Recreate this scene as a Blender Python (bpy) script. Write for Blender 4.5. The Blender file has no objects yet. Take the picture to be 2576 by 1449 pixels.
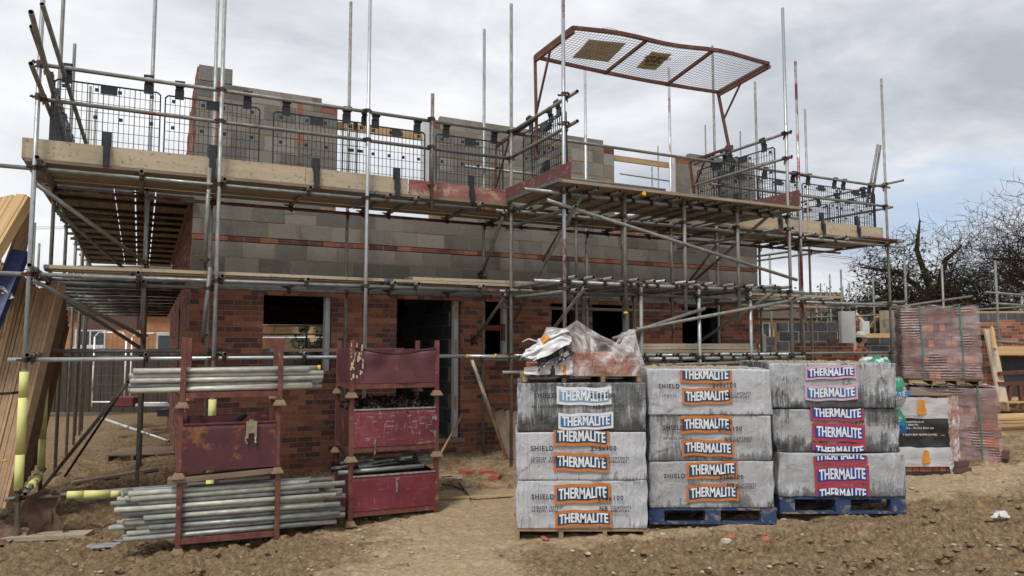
import bpy, bmesh, math, random
import numpy as np
from mathutils import Vector, Matrix, Euler
R=random.Random(7)
scene=bpy.context.scene
# ---------------------------------------------------------------- camera, sky, sun, exposure
F=1845.; CX=1288.; CY=724.5; TH=math.atan((865-CY)/F)      # survey of the photograph (2576 px wide)
cam_d=bpy.data.cameras.new('camera'); cam=bpy.data.objects.new('camera',cam_d)
scene.collection.objects.link(cam); scene.camera=cam
cam_d.sensor_width=36; cam_d.lens=36*F/2576; cam_d.clip_end=2000; cam_d.clip_start=.05
cam.location=(0,0,1.8); cam.rotation_euler=(math.pi/2+TH,0,0)
scene.view_settings.view_transform='Standard'; scene.view_settings.look='None'
scene.view_settings.exposure=0.66; scene.view_settings.gamma=1
SUN_EL,SUN_AZ=math.radians(57),math.radians(204)
w=bpy.data.worlds.new('World'); scene.world=w; w.use_nodes=True
nt=w.node_tree; nt.nodes.clear()
def N(nt,t,**k):
    n=nt.nodes.new(t)
    for a,b in k.items():
        if a.startswith('_'): n.inputs[a[1:].replace('_',' ')].default_value=b
        else: setattr(n,a,b)
    return n
def ramp(nt,stops,src,interp='LINEAR'):
    r=nt.nodes.new('ShaderNodeValToRGB'); cr=r.color_ramp; cr.interpolation=interp
    while len(cr.elements)<len(stops): cr.elements.new(.5)
    for e,(p,c) in zip(cr.elements,stops):
        e.position=p; e.color=(c if hasattr(c,'__len__') else (c,c,c))+((1,) if not hasattr(c,'__len__') or len(c)==3 else ())
    nt.links.new(src,r.inputs[0]); return r.outputs[0]
def mixc(nt,f,a,b,bt='MIX'):
    m=nt.nodes.new('ShaderNodeMix'); m.data_type='RGBA'; m.blend_type=bt
    for s,i in ((f,0),(a,6),(b,7)):
        if isinstance(s,bpy.types.NodeSocket): nt.links.new(s,m.inputs[i])
        elif i==0: m.inputs[0].default_value=s
        else: m.inputs[i].default_value=tuple(s)+((1,) if len(s)==3 else ())
    return m.outputs[2]
def math_(nt,op,a,b=0.0,clamp=False):
    m=nt.nodes.new('ShaderNodeMath'); m.operation=op; m.use_clamp=clamp
    for s,i in ((a,0),(b,1)):
        if isinstance(s,bpy.types.NodeSocket): nt.links.new(s,m.inputs[i])
        else: m.inputs[i].default_value=s
    return m.outputs[0]
def noise(nt,vec,scale,detail=5,rough=.55,dist=0):
    n=nt.nodes.new('ShaderNodeTexNoise'); n.inputs['Scale'].default_value=scale
    n.inputs['Detail'].default_value=detail; n.inputs['Roughness'].default_value=rough; n.inputs['Distortion'].default_value=dist
    if vec is not None: nt.links.new(vec,n.inputs['Vector'])
    return n.outputs[0]
tc=nt.nodes.new('ShaderNodeTexCoord'); mp=nt.nodes.new('ShaderNodeMapping')
nt.links.new(tc.outputs['Generated'],mp.inputs[0]); mp.inputs['Scale'].default_value=(1,1,2.6); mp.inputs['Location'].default_value=(.35,.2,.1)
sky=nt.nodes.new('ShaderNodeTexSky'); sky.sky_type='NISHITA'; sky.sun_disc=False
sky.sun_elevation=SUN_EL; sky.sun_rotation=SUN_AZ
n1=noise(nt,mp.outputs[0],1.9,7,.56,.5); n2=noise(nt,mp.outputs[0],5.5,5,.55,.3)
nn=math_(nt,'ADD',math_(nt,'MULTIPLY',n1,.74),math_(nt,'MULTIPLY',n2,.26))
cl=ramp(nt,[(.35,(3.0,3.25,3.65)),(.43,(3.9,4.12,4.5)),(.5,(4.85,5.02,5.3)),(.56,(5.6,5.72,5.9)),(.64,(6.3,6.36,6.45))],nn)
n3=noise(nt,mp.outputs[0],2.3,4,.5); hole=ramp(nt,[(.66,0.),(.78,.5)],n3)
col=mixc(nt,hole,cl,sky.outputs[0])
# a small gap of pale blue low in the east
vm=nt.nodes.new('ShaderNodeVectorMath'); vm.operation='DISTANCE'; nt.links.new(tc.outputs['Generated'],vm.inputs[0]); vm.inputs[1].default_value=(.5,.82,.135)
gap=ramp(nt,[(.0,.55),(.11,0.)],math_(nt,'ADD',vm.outputs['Value'],math_(nt,'MULTIPLY',math_(nt,'SUBTRACT',n2,.5),.35)))
col=mixc(nt,gap,col,(3.0,4.3,6.0))
bg=nt.nodes.new('ShaderNodeBackground'); nt.links.new(col,bg.inputs[0]); bg.inputs[1].default_value=.1
wo=nt.nodes.new('ShaderNodeOutputWorld'); nt.links.new(bg.outputs[0],wo.inputs[0])
sl=bpy.data.lights.new('sun','SUN'); sl.energy=1.5; sl.angle=math.radians(14); sl.color=(1,.95,.88)
so=bpy.data.objects.new('sun',sl); scene.collection.objects.link(so)
sd=Vector((math.sin(SUN_AZ)*math.cos(SUN_EL),math.cos(SUN_AZ)*math.cos(SUN_EL),math.sin(SUN_EL)))
so.rotation_euler=sd.to_track_quat('Z','Y').to_euler(); so.location=(0,-5,20)

# ---------------------------------------------------------------- survey helpers: photograph measurements to metres
FW=Vector((0,math.cos(TH),math.sin(TH))); UPV=Vector((0,-math.sin(TH),math.cos(TH))); EYE=Vector((0,0,1.8))
AH=math.radians(63.19336); U=Vector((math.sin(AH),math.cos(AH),0)); V=Vector((-math.cos(AH),math.sin(AH),0)); O=Vector((-5.19,7.85,0))
def ray(x,y): return FW+Vector((1,0,0))*((x-CX)/F)-UPV*((y-CY)/F)
def W(u,v,z): return O+U*u+V*v+Vector((0,0,z))
def PV(x,y,v):
    r=ray(x,y); t=((O+V*v-EYE).dot(V))/r.dot(V); return EYE+r*t
def PU(x,y,u):
    r=ray(x,y); t=((O+U*u-EYE).dot(U))/r.dot(U); return EYE+r*t
def PZ(x,y,z):
    r=ray(x,y); return EYE+r*((z-1.8)/r.z)
def PY(x,y,Y):
    r=ray(x,y); return EYE+r*(Y/r.y)
def uu(p): return (p-O).dot(U)
def vv(p): return (p-O).dot(V)
FRAME=Matrix(((U.x,V.x,0,O.x),(U.y,V.y,0,O.y),(0,0,1,0),(0,0,0,1)))
# value noise for terrain
_rs=np.random.RandomState(3); _T=_rs.rand(256,256)
def vn(x,y):
    xi=np.floor(x).astype(int); yi=np.floor(y).astype(int); fx=x-xi; fy=y-yi
    fx=fx*fx*(3-2*fx); fy=fy*fy*(3-2*fy); a=_T[xi%256,yi%256]; b=_T[(xi+1)%256,yi%256]; c=_T[xi%256,(yi+1)%256]; d=_T[(xi+1)%256,(yi+1)%256]
    return (a*(1-fx)+b*fx)*(1-fy)+(c*(1-fx)+d*fx)*fy
def fbm(x,y,o=4,g=.5):
    s=0;a=1;t=0
    for i in range(o):
        s=s+a*vn(x+i*17.3,y+i*9.1); t+=a; a*=g; x=x*2.03; y=y*2.03
    return s/t
def wet(X,Y):
    """0 dry compacted tan soil ... 1 churned dark mud"""
    n=fbm(X*.7+5,Y*.9+2,4)
    a=1/(1+np.exp(-(-X-1.75)*3)); b=1/(1+np.exp(-((X-.3)*.30+(6.62-Y))*4.))/(1+np.exp(-(X+.1)*3)); c=1/(1+np.exp(-(X-4.3)*2))*1/(1+np.exp(-(8.2-Y)*2))
    d=1/(1+np.exp(-(-X-.9)*4))/(1+np.exp(-(6.3-Y)*4))
    m=np.maximum(np.maximum(a,b),np.maximum(c*.6,d*.7))+(n-.5)*1.1
    m=np.where(Y>9.2,np.maximum(m,.55),m); m=np.where((Y>9.)&(X<-1.5),np.maximum(m,.85+(n-.5)*.8),m)
    return np.clip(m,0,1)
def gbase(X,Y):
    X=np.asarray(X,float); Y=np.asarray(Y,float)
    z=.045*(np.clip(X,-12,14)-.64)+.038*np.clip(Y-7.8,0,12)
    z=z-.03*np.clip(6.3-Y,0,3)
    return z+(fbm(X*.6,Y*.6,3)-.5)*.06
def G(X,Y): return float(gbase(X,Y))
# ---------------------------------------------------------------- mesh builder
WM={}
class MB:
    def __init__(s): s.v=[]; s.f=[]; s.m=[]; s.c=[]; s.sm=[]
    def add(s,vs,fs,m=0,c=0.,smooth=False):
        o=len(s.v); s.v+= [tuple(q) for q in vs]
        for f in fs: s.f.append(tuple(i+o for i in f)); s.m.append(m); s.c.append(c); s.sm.append(smooth)
        return s
    def box(s,x0,y0,z0,x1,y1,z1,m=0,c=0.):
        return s.add([(x0,y0,z0),(x1,y0,z0),(x1,y1,z0),(x0,y1,z0),(x0,y0,z1),(x1,y0,z1),(x1,y1,z1),(x0,y1,z1)],
            [(0,3,2,1),(4,5,6,7),(0,1,5,4),(1,2,6,5),(2,3,7,6),(3,0,4,7)],m,c)
    def bar(s,p,q,w,h,m=0,c=0.,up=Vector((0,0,1))):
        p=Vector(p);q=Vector(q);d=(q-p).normalized()
        if abs(d.dot(up))>.98: up=Vector((0,1,0))
        a=d.cross(up).normalized()*w/2; b=a.cross(d).normalized()*h/2
        return s.add([p-a-b,p+a-b,p+a+b,p-a+b,q-a-b,q+a-b,q+a+b,q-a+b],[(0,1,2,3),(7,6,5,4),(0,4,5,1),(1,5,6,2),(2,6,7,3),(3,7,4,0)],m,c)
    def cyl(s,p,q,r,n=10,m=0,c=0.,r2=None,cap=True):
        p=Vector(p);q=Vector(q);d=(q-p).normalized(); up=Vector((0,0,1)) if abs(d.z)<.95 else Vector((1,0,0))
        a=d.cross(up).normalized(); b=d.cross(a); r2=r if r2 is None else r2
        vs=[p+(a*math.cos(2*math.pi*i/n)+b*math.sin(2*math.pi*i/n))*r for i in range(n)]+[q+(a*math.cos(2*math.pi*i/n)+b*math.sin(2*math.pi*i/n))*r2 for i in range(n)]
        s.add(vs,[(i,(i+1)%n,(i+1)%n+n,i+n)[::-1] for i in range(n)],m,c,True)
        if cap:
            o=len(s.v)-2*n; s.f+= [tuple(range(o,o+n)),tuple(range(o+n,o+2*n))[::-1]]; s.m+=[m,m]; s.c+=[c,c]; s.sm+=[False,False]
        return s
    def pipe(s,p,q,r=.0242,n=12,ri=.82,dark=1):
        """open tube with a wall and a dark bore"""
        p=Vector(p);q=Vector(q);d=(q-p).normalized(); L=(q-p).length; up=Vector((0,0,1)) if abs(d.z)<.95 else Vector((1,0,0))
        a=d.cross(up).normalized(); b=d.cross(a)
        ring=lambda o,rr:[o+(a*math.cos(2*math.pi*i/n)+b*math.sin(2*math.pi*i/n))*rr for i in range(n)]
        dp=min(.12,L*.3)
        vs=ring(p,r)+ring(q,r)+ring(p,r*ri)+ring(p+d*dp,r*ri)+ring(q,r*ri)+ring(q-d*dp,r*ri)
        F_=lambda A,B,fl:[((A*n+i),(A*n+(i+1)%n),(B*n+(i+1)%n),(B*n+i))[::(-1 if fl else 1)] for i in range(n)]
        s.add(vs,F_(0,1,1),0,0,True); o=len(s.v)-6*n
        for (A,B,fl,sm,m) in ((0,2,0,False,0),(2,3,0,True,dark),(1,4,1,False,0),(4,5,1,True,dark)):
            for f in F_(A,B,fl): s.f.append(tuple(i+o for i in f)); s.m.append(m); s.c.append(0); s.sm.append(sm)
        s.f.append(tuple(o+3*n+i for i in range(n))); s.f.append(tuple(o+5*n+i for i in range(n))[::-1]); s.m+=[dark,dark]; s.c+=[0,0]; s.sm+=[False,False]
        return s
    def mesh(s,name,mats):
        me=bpy.data.meshes.new(name); me.from_pydata(s.v,[],s.f)
        for m in mats: me.materials.append(m)
        me.polygons.foreach_set('material_index',s.m); me.polygons.foreach_set('use_smooth',s.sm)
        if any(s.c):
            at=me.attributes.new('c','FLOAT','FACE'); at.data.foreach_set('value',s.c)
        me.update(); return me
    def build(s,name,mats,parent=None,M=None,bevel=0,color=None,origin=None):
        if not isinstance(mats,(list,tuple)): mats=[mats]
        if M is None:
            a=np.array(s.v); o=Vector(((a[:,0].min()+a[:,0].max())/2,(a[:,1].min()+a[:,1].max())/2,a[:,2].min())) if origin is None else Vector(origin)
            s.v=[(q[0]-o.x,q[1]-o.y,q[2]-o.z) for q in s.v]; M=Matrix.Translation(o)
        return link(name,s.mesh(name,mats),parent,M,bevel,color)
def link(name,me,parent=None,M=None,bevel=0,color=None):
    o=bpy.data.objects.new(name,me); scene.collection.objects.link(o); M=M or Matrix()
    WM[o.name]=M.copy()
    if parent is not None: o.parent=parent; M=WM[parent.name].inverted()@M
    o.matrix_basis=M
    if bevel:
        b=o.modifiers.new('edges','BEVEL'); b.width=bevel; b.segments=1; b.limit_method='ANGLE'
    if color: o.color=color
    return o
def tag(o,label,cat,group=None,kind=None):
    if label: o['label']=label
    if cat: o['category']=cat
    if group: o['group']=group
    if kind: o['kind']=kind
    return o
def thing(name,label,cat,M=None,group=None):
    if M is None: M=Matrix()
    elif not isinstance(M,Matrix): M=Matrix.Translation(Vector(M))
    return tag(link(name,None,None,M),label,cat,group)
def frame_at(p,dx,up=Vector((0,0,1))):
    dx=Vector(dx).normalized(); dy=up.cross(dx).normalized(); dz=dx.cross(dy); p=Vector(p)
    return Matrix(((dx.x,dy.x,dz.x,p.x),(dx.y,dy.y,dz.y,p.y),(dx.z,dy.z,dz.z,p.z),(0,0,0,1)))
def zframe(p,q):
    d=(Vector(q)-Vector(p)).normalized(); a=Vector((1,0,0)) if abs(d.z)>.9 else Vector((0,0,1))
    x=a.cross(d).normalized(); y=d.cross(x); p=Vector(p)
    return Matrix(((x.x,y.x,d.x,p.x),(x.y,y.y,d.y,p.y),(x.z,y.z,d.z,p.z),(0,0,0,1)))
# ---------------------------------------------------------------- materials
def newmat(name):
    m=bpy.data.materials.new(name); m.use_nodes=True; nt=m.node_tree
    return m,nt,nt.nodes['Principled BSDF']
def coords(nt,kind='Object',scale=(1,1,1)):
    t=nt.nodes.new('ShaderNodeTexCoord'); g=nt.nodes.new('ShaderNodeMapping'); g.inputs['Scale'].default_value=scale
    nt.links.new(t.outputs[kind],g.inputs[0])
    o=nt.nodes.new('ShaderNodeObjectInfo'); v=nt.nodes.new('ShaderNodeVectorMath'); v.operation='ADD'; c=nt.nodes.new('ShaderNodeMath'); c.operation='MULTIPLY'; c.inputs[1].default_value=37
    nt.links.new(o.outputs['Random'],c.inputs[0]); nt.links.new(g.outputs[0],v.inputs[0]); nt.links.new(c.outputs[0],v.inputs[1])
    return v.outputs[0],o
def bump(nt,b,h,strength,dist=.01):
    n=nt.nodes.new('ShaderNodeBump'); n.inputs['Strength'].default_value=strength; n.inputs['Distance'].default_value=dist
    nt.links.new(h,n.inputs['Height']); nt.links.new(n.outputs[0],b.inputs['Normal'])
def simple(name,c,rough=.7,metal=0,c2=None,scale=8,stretch=(1,1,1),lo=.35,hi=.65,bmp=.3,bscale=None,vary=0,spec=None,bd=.01,c3=None,s3=2,lo3=.55,hi3=.7):
    m,nt,b=newmat(name); vec,oi=coords(nt,'Object',stretch)
    n=noise(nt,vec,scale,6,.6); col=ramp(nt,[(lo,c),(hi,c2 or tuple(x*.75 for x in c))],n)
    if c3:
        n3=noise(nt,coords(nt)[0],s3,6,.65); col=mixc(nt,ramp(nt,[(lo3,0.),(hi3,1.)],n3),col,c3)
    if vary:
        hs=nt.nodes.new('ShaderNodeHueSaturation'); nt.links.new(col,hs.inputs['Color'])
        nt.links.new(math_(nt,'ADD',math_(nt,'MULTIPLY',oi.outputs['Random'],vary*2),1-vary),hs.inputs['Value']); col=hs.outputs[0]
    nt.links.new(col,b.inputs['Base Color']); b.inputs['Roughness'].default_value=rough; b.inputs['Metallic'].default_value=metal
    if spec is not None: b.inputs['Specular IOR Level'].default_value=spec
    if bmp: bump(nt,b,noise(nt,vec,bscale or scale*3,5,.6),bmp,bd)
    return m
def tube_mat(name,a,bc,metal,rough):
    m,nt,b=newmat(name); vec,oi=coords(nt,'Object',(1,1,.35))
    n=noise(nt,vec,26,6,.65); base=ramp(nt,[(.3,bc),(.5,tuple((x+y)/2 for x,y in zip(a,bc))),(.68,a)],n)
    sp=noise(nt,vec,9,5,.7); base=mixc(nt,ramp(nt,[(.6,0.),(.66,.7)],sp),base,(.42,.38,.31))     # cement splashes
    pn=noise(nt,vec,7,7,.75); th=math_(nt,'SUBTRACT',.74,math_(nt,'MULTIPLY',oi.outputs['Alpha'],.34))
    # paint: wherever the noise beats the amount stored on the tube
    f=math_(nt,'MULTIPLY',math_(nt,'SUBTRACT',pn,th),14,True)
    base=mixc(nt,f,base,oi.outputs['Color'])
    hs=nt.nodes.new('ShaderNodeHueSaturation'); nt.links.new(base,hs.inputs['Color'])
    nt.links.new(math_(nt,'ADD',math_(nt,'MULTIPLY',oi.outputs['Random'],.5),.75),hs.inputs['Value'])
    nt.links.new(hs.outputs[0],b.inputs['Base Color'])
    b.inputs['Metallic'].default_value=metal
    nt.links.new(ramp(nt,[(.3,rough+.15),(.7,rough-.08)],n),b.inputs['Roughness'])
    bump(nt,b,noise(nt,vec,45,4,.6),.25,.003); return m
TUBE=tube_mat('galvanised_tube',(.40,.42,.41),(.17,.18,.175),.45,.42)
OLD=tube_mat('weathered_tube',(.295,.295,.27),(.125,.127,.118),.25,.52)
NEW=tube_mat('new_galvanised_tube',(.56,.59,.60),(.33,.36,.37),.6,.33)
BORE=simple('tube_bore',(.02,.018,.015),.9,bmp=0)
CLAMP=simple('rusty_coupler',(.115,.07,.045),.6,.4,(.05,.035,.03),18,vary=.35,c3=(.30,.27,.2),s3=9,lo3=.62,hi3=.68)
BOARD=simple('scaffold_board',(.50,.42,.30),.8,0,(.41,.335,.235),5,(.35,2.2,2.2),bmp=.35,bscale=60,vary=.16,c3=(.22,.185,.145),s3=22,lo3=.575,hi3=.65)
DECK=simple('dirty_shade_toned_deck_board',(.33,.265,.19),.85,0,(.21,.17,.125),5,(.35,2.2,2.2),bmp=.35,bscale=60,vary=.2,c3=(.42,.37,.3),s3=9,lo3=.6,hi3=.7)  # dirt plus the shade under the decks, both put into this darker colour
BOARDP=simple('pink_painted_board',(.36,.17,.14),.75,0,(.24,.075,.075),4,(.4,3,3),bmp=.35,bscale=50,vary=.1,c3=(.45,.33,.24),s3=6,lo3=.52,hi3=.62)
MAROONW=simple('maroon_toe_board',(.145,.045,.045),.75,0,(.115,.055,.045),5,(.5,2,2),bmp=.3,c3=(.30,.21,.17),s3=12,lo3=.56,hi3=.66)
TRUSSD=simple('shade_toned_truss_timber',(.20,.13,.08),.85,0,(.13,.085,.05),4,(2.5,2.5,.25),bmp=.2,vary=.2)  # same truss timber, coloured darker for the shaded side of the stack
TIMBER=simple('fresh_timber',(.58,.40,.20),.75,0,(.44,.28,.13),4,(.25,2.5,2.5),bmp=.2,bscale=60,vary=.18,c3=(.33,.17,.07),s3=5,lo3=.66,hi3=.73)
TRUSSW=simple('truss_timber',(.43,.29,.175),.8,0,(.34,.22,.13),4,(2.5,2.5,.25),bmp=.2,bscale=60,vary=.2,c3=(.28,.16,.09),s3=6,lo3=.63,hi3=.72)
PALLETW=simple('pallet_wood',(.36,.25,.14),.85,0,(.22,.15,.085),6,(.5,2,2),bmp=.4,bscale=50,vary=.2)
DIRTYW=simple('muddy_timber',(.27,.2,.14),.9,0,(.16,.12,.085),5,(.5,2,2),bmp=.4,bscale=40,vary=.2)
BLUEP=simple('blue_pallet_paint',(.018,.055,.15),.7,0,(.03,.05,.11),7,bmp=.35,c3=(.24,.2,.15),s3=9,lo3=.53,hi3=.62)
BLUET=simple('blue_wrapped_timber',(.02,.035,.11),.5,0,(.03,.05,.16),7,bmp=.3,c3=(.3,.3,.34),s3=11,lo3=.66,hi3=.7)
PLAST=simple('black_plastic',(.012,.016,.022),.42,0,(.03,.034,.04),12,bmp=.1)
RUSTF=simple('rusty_red_frame',(.16,.055,.035),.6,.2,(.09,.035,.025),16,bmp=.3,vary=.1,c3=(.22,.1,.06),s3=8,lo3=.55,hi3=.68)
FOAM=simple('yellow_foam',(.74,.73,.27),.6,0,(.66,.66,.24),5,bmp=.25,bscale=20,c3=(.5,.47,.2),s3=16,lo3=.7,hi3=.74)
HESS=simple('hessian',(.18,.11,.075),.95,0,(.12,.075,.05),20,bmp=.6,bscale=140)
WHITE=simple('white_plastic',(.62,.63,.64),.45,0,(.52,.53,.54),3,bmp=.05)
YCAP=simple('yellow_cap',(.85,.5,.02),.45,bmp=0)
MORT=simple('mortar',(.30,.25,.19),.95,0,(.21,.175,.13),14,bmp=.6,bscale=70)
MORTD=simple('sandy_mortar',(.38,.275,.155),.95,0,(.24,.17,.095),9,bmp=.8,bscale=50)
CONC=simple('concrete',(.27,.265,.25),.9,0,(.19,.185,.175),7,bmp=.4,bscale=40)
STEEL=simple('grey_steel',(.2,.21,.22),.5,.5,(.13,.14,.15),10)
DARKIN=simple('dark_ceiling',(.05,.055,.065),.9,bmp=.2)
def attr_mat(name,stops,rough=.85,scale=30,spread=.25,bmp=.5,bscale=80,speck=None,dirt=None,bd=.006):
    m,nt,b=newmat(name); vec,oi=coords(nt)
    a=nt.nodes.new('ShaderNodeAttribute'); a.attribute_name='c'
    col=ramp(nt,stops,a.outputs['Fac'])
    n=noise(nt,vec,scale,6,.65); col=mixc(nt,spread,col,ramp(nt,[(.3,(.25,.25,.25)),(.7,(1.6,1.6,1.6))],n),'MULTIPLY') if False else mixc(nt,1.,col,ramp(nt,[(.3,(1-spread,)*3),(.7,(1+spread,)*3)],n),'MULTIPLY')
    if speck:
        v=nt.nodes.new('ShaderNodeTexVoronoi'); v.inputs['Scale'].default_value=speck[0]; nt.links.new(vec,v.inputs['Vector'])
        n9=noise(nt,vec,speck[0]*.6,2,.5)
        col=mixc(nt,math_(nt,'MULTIPLY',ramp(nt,[(.12,1.),(.2,0.)],v.outputs['Distance']),ramp(nt,[(.5,0.),(.58,1.)],n9)),col,speck[1])
    if dirt:
        n4=noise(nt,vec,dirt[1],6,.7); col=mixc(nt,ramp(nt,[(dirt[2],0.),(dirt[2]+.12,dirt[3])],n4),col,dirt[0])
    nt.links.new(col,b.inputs['Base Color']); b.inputs['Roughness'].default_value=rough
    bump(nt,b,noise(nt,vec,bscale,4,.6),bmp,bd); return m
BRICK=attr_mat('red_multi_brick',[(0,(.12,.052,.045)),(.22,(.11,.05,.046)),(.36,(.19,.07,.05)),(.6,(.27,.096,.058)),(.85,(.325,.12,.07)),(1,(.37,.165,.10))],dirt=((.36,.29,.22),6,.56,.42))
BLOCK=attr_mat('concrete_block',[(0,(.15,.145,.132)),(.5,(.215,.207,.187)),(1,(.285,.272,.243))],scale=50,spread=.2,speck=(55,(.42,.41,.39)),bscale=120,dirt=((.33,.265,.18),4.5,.55,.45))
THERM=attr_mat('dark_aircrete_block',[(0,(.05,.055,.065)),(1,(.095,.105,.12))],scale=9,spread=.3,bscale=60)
TERRA=attr_mat('terracotta_brick',[(0,(.12,.06,.055)),(.4,(.20,.085,.065)),(.5,(.40,.14,.075)),(1,(.50,.20,.11))],scale=20,spread=.12,bscale=40)
def fac_brick(name,c1,c2,mo,sc=1.):
    m,nt,b=newmat(name); t=nt.nodes.new('ShaderNodeTexCoord'); sx=nt.nodes.new('ShaderNodeSeparateXYZ'); nt.links.new(t.outputs['Object'],sx.inputs[0])
    cb=nt.nodes.new('ShaderNodeCombineXYZ'); nt.links.new(math_(nt,'ADD',sx.outputs[0],sx.outputs[1]),cb.inputs[0]); nt.links.new(sx.outputs[2],cb.inputs[1])
    k=nt.nodes.new('ShaderNodeTexBrick'); nt.links.new(cb.outputs[0],k.inputs['Vector'])
    k.inputs['Color1'].default_value=c1+(1,); k.inputs['Color2'].default_value=c2+(1,); k.inputs['Mortar'].default_value=mo+(1,)
    k.inputs['Scale'].default_value=1; k.inputs['Brick Width'].default_value=.225*sc; k.inputs['Row Height'].default_value=.075*sc; k.inputs['Mortar Size'].default_value=.006*sc
    n=noise(nt,t.outputs['Object'],2,5,.6); col=mixc(nt,1.,k.outputs[0],ramp(nt,[(.3,.75),(.7,1.2)],n),'MULTIPLY')
    nt.links.new(col,b.inputs['Base Color']); b.inputs['Roughness'].default_value=.9; bump(nt,b,k.outputs['Fac'],-.4,.01); return m
ORANGEB=fac_brick('orange_house_brick',(.44,.20,.085),(.36,.15,.065),(.36,.25,.15))
BUFFB=fac_brick('buff_house_brick',(.46,.33,.15),(.38,.27,.12),(.38,.31,.2))
PHOTOB=fac_brick('plain_red_brickwork',(.27,.085,.05),(.16,.06,.045),(.29,.24,.18))
ROOFT=simple('brown_roof_tile',(.13,.095,.07),.9,0,(.07,.05,.04),3,(1,1,6),bmp=.8,bscale=8)
GLASS=simple('window_glass',(.03,.04,.045),.12,0,(.05,.06,.06),2,bmp=0)
# ================================================================ GROUND
def build_ground():
    xs=np.concatenate([-np.geomspace(150,8.2,26),np.arange(-8,-5.2,.06),np.arange(-5.2,6.6,.026),np.arange(6.6,9,.06),np.geomspace(9.1,150,26)])
    ys=np.concatenate([np.linspace(-80,4.6,24),np.arange(4.7,5.5,.05),np.arange(5.5,9.6,.024),np.arange(9.6,13,.045),np.geomspace(13,30,50),np.geomspace(31,260,24)])
    X,Y=np.meshgrid(xs,ys,indexing='ij'); Z=gbase(X,Y); Wt=wet(X,Y)
    near=((Y>4.5)&(Y<18)&(abs(X)<11)).astype(float)
    a=fbm(X*5.2,Y*6.5,4,.6); b=fbm(X*14+a*3,Y*17,4,.65); c=np.abs(fbm(X*9+4,Y*12+a*2,4,.6)-.5)*2
    Z=Z+near*((a-.5)*(.05+.13*Wt)+(b-.5)*(.016+.075*Wt)+(.25-c)*.075*Wt)
    # tyre ruts across the near mud on the right
    for (y0,sl_,wd,dp) in ((5.72,.05,.15,.05),(6.2,.10,.13,.035),(6.75,.02,.12,.025)):
        cy=Y-y0-sl_*X-.05*np.sin(X*1.7+y0); rut=np.exp(-(cy/wd)**4)*(1/(1+np.exp(-(X-.5)*2.5)))*near*np.clip(Wt*1.6,0,1)
        lug=np.tanh(np.sin(X*34+np.abs(cy)*55)*3)
        Z=Z-rut*dp+rut*lug*.016+np.exp(-((np.abs(cy)-wd*1.25)/.05)**2)*near*(1/(1+np.exp(-(X-.5)*2.5)))*.022
    nx,ny=X.shape; co=np.stack([X,Y,Z],-1).reshape(-1,3)
    I=np.arange(nx*ny).reshape(nx,ny); q=np.stack([I[:-1,:-1],I[1:,:-1],I[1:,1:],I[:-1,1:]],-1).reshape(-1,4)
    me=bpy.data.meshes.new('ground'); me.vertices.add(len(co)); me.vertices.foreach_set('co',co.ravel())
    me.loops.add(q.size); me.loops.foreach_set('vertex_index',q.ravel().astype(np.int32)); me.polygons.add(len(q))
    me.polygons.foreach_set('loop_start',np.arange(0,q.size,4,dtype=np.int32)); me.polygons.foreach_set('loop_total',np.full(len(q),4,dtype=np.int32))
    me.polygons.foreach_set('use_smooth',np.ones(len(q),bool)); me.update(calc_edges=True)
    at=me.attributes.new('wet','FLOAT','POINT'); at.data.foreach_set('value',Wt.ravel().astype(np.float32))
    m,nt,b_=newmat('site_soil'); t=nt.nodes.new('ShaderNodeTexCoord'); v=t.outputs['Object']
    at=nt.nodes.new('ShaderNodeAttribute'); at.attribute_name='wet'
    n1=noise(nt,v,3.2,8,.65); n2=noise(nt,v,22,6,.7)
    dry=ramp(nt,[(.3,(.31,.22,.125)),(.5,(.46,.345,.21)),(.68,(.58,.46,.31))],n2)
    mud=ramp(nt,[(.32,(.115,.075,.040)),(.5,(.245,.168,.094)),(.7,(.42,.31,.19))],n2)
    f=math_(nt,'ADD',at.outputs['Fac'],math_(nt,'MULTIPLY',math_(nt,'SUBTRACT',n1,.5),1.5))
    col=mixc(nt,ramp(nt,[(.3,0.),(.65,1.)],f),dry,mud)
    vo=nt.nodes.new('ShaderNodeTexVoronoi'); vo.inputs['Scale'].default_value=34; nt.links.new(v,vo.inputs['Vector'])
    n5=noise(nt,v,28,2,.5)
    peb=math_(nt,'MULTIPLY',ramp(nt,[(.16,1.),(.24,0.)],vo.outputs['Distance']),ramp(nt,[(.56,0.),(.6,1.)],n5))
    col=mixc(nt,peb,col,(.50,.43,.33))
    n6=noise(nt,v,1.7,5,.6); col=mixc(nt,ramp(nt,[(.62,0.),(.74,.5)],n6),col,(.42,.25,.09))
    nt.links.new(col,b_.inputs['Base Color'])
    nt.links.new(ramp(nt,[(.2,.95),(.8,.78)],f),b_.inputs['Roughness']); b_.inputs['Specular IOR Level'].default_value=.25
    h=math_(nt,'ADD',math_(nt,'ADD',noise(nt,v,40,8,.75),math_(nt,'MULTIPLY',noise(nt,v,9,6,.65),.8)),math_(nt,'MULTIPLY',peb,.4))
    bump(nt,b_,h,1.,.03); me.materials.append(m)
    tag(link('ground',me),None,None,kind='structure')
build_ground()
def gz(X,Y): return G(X,Y)
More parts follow.
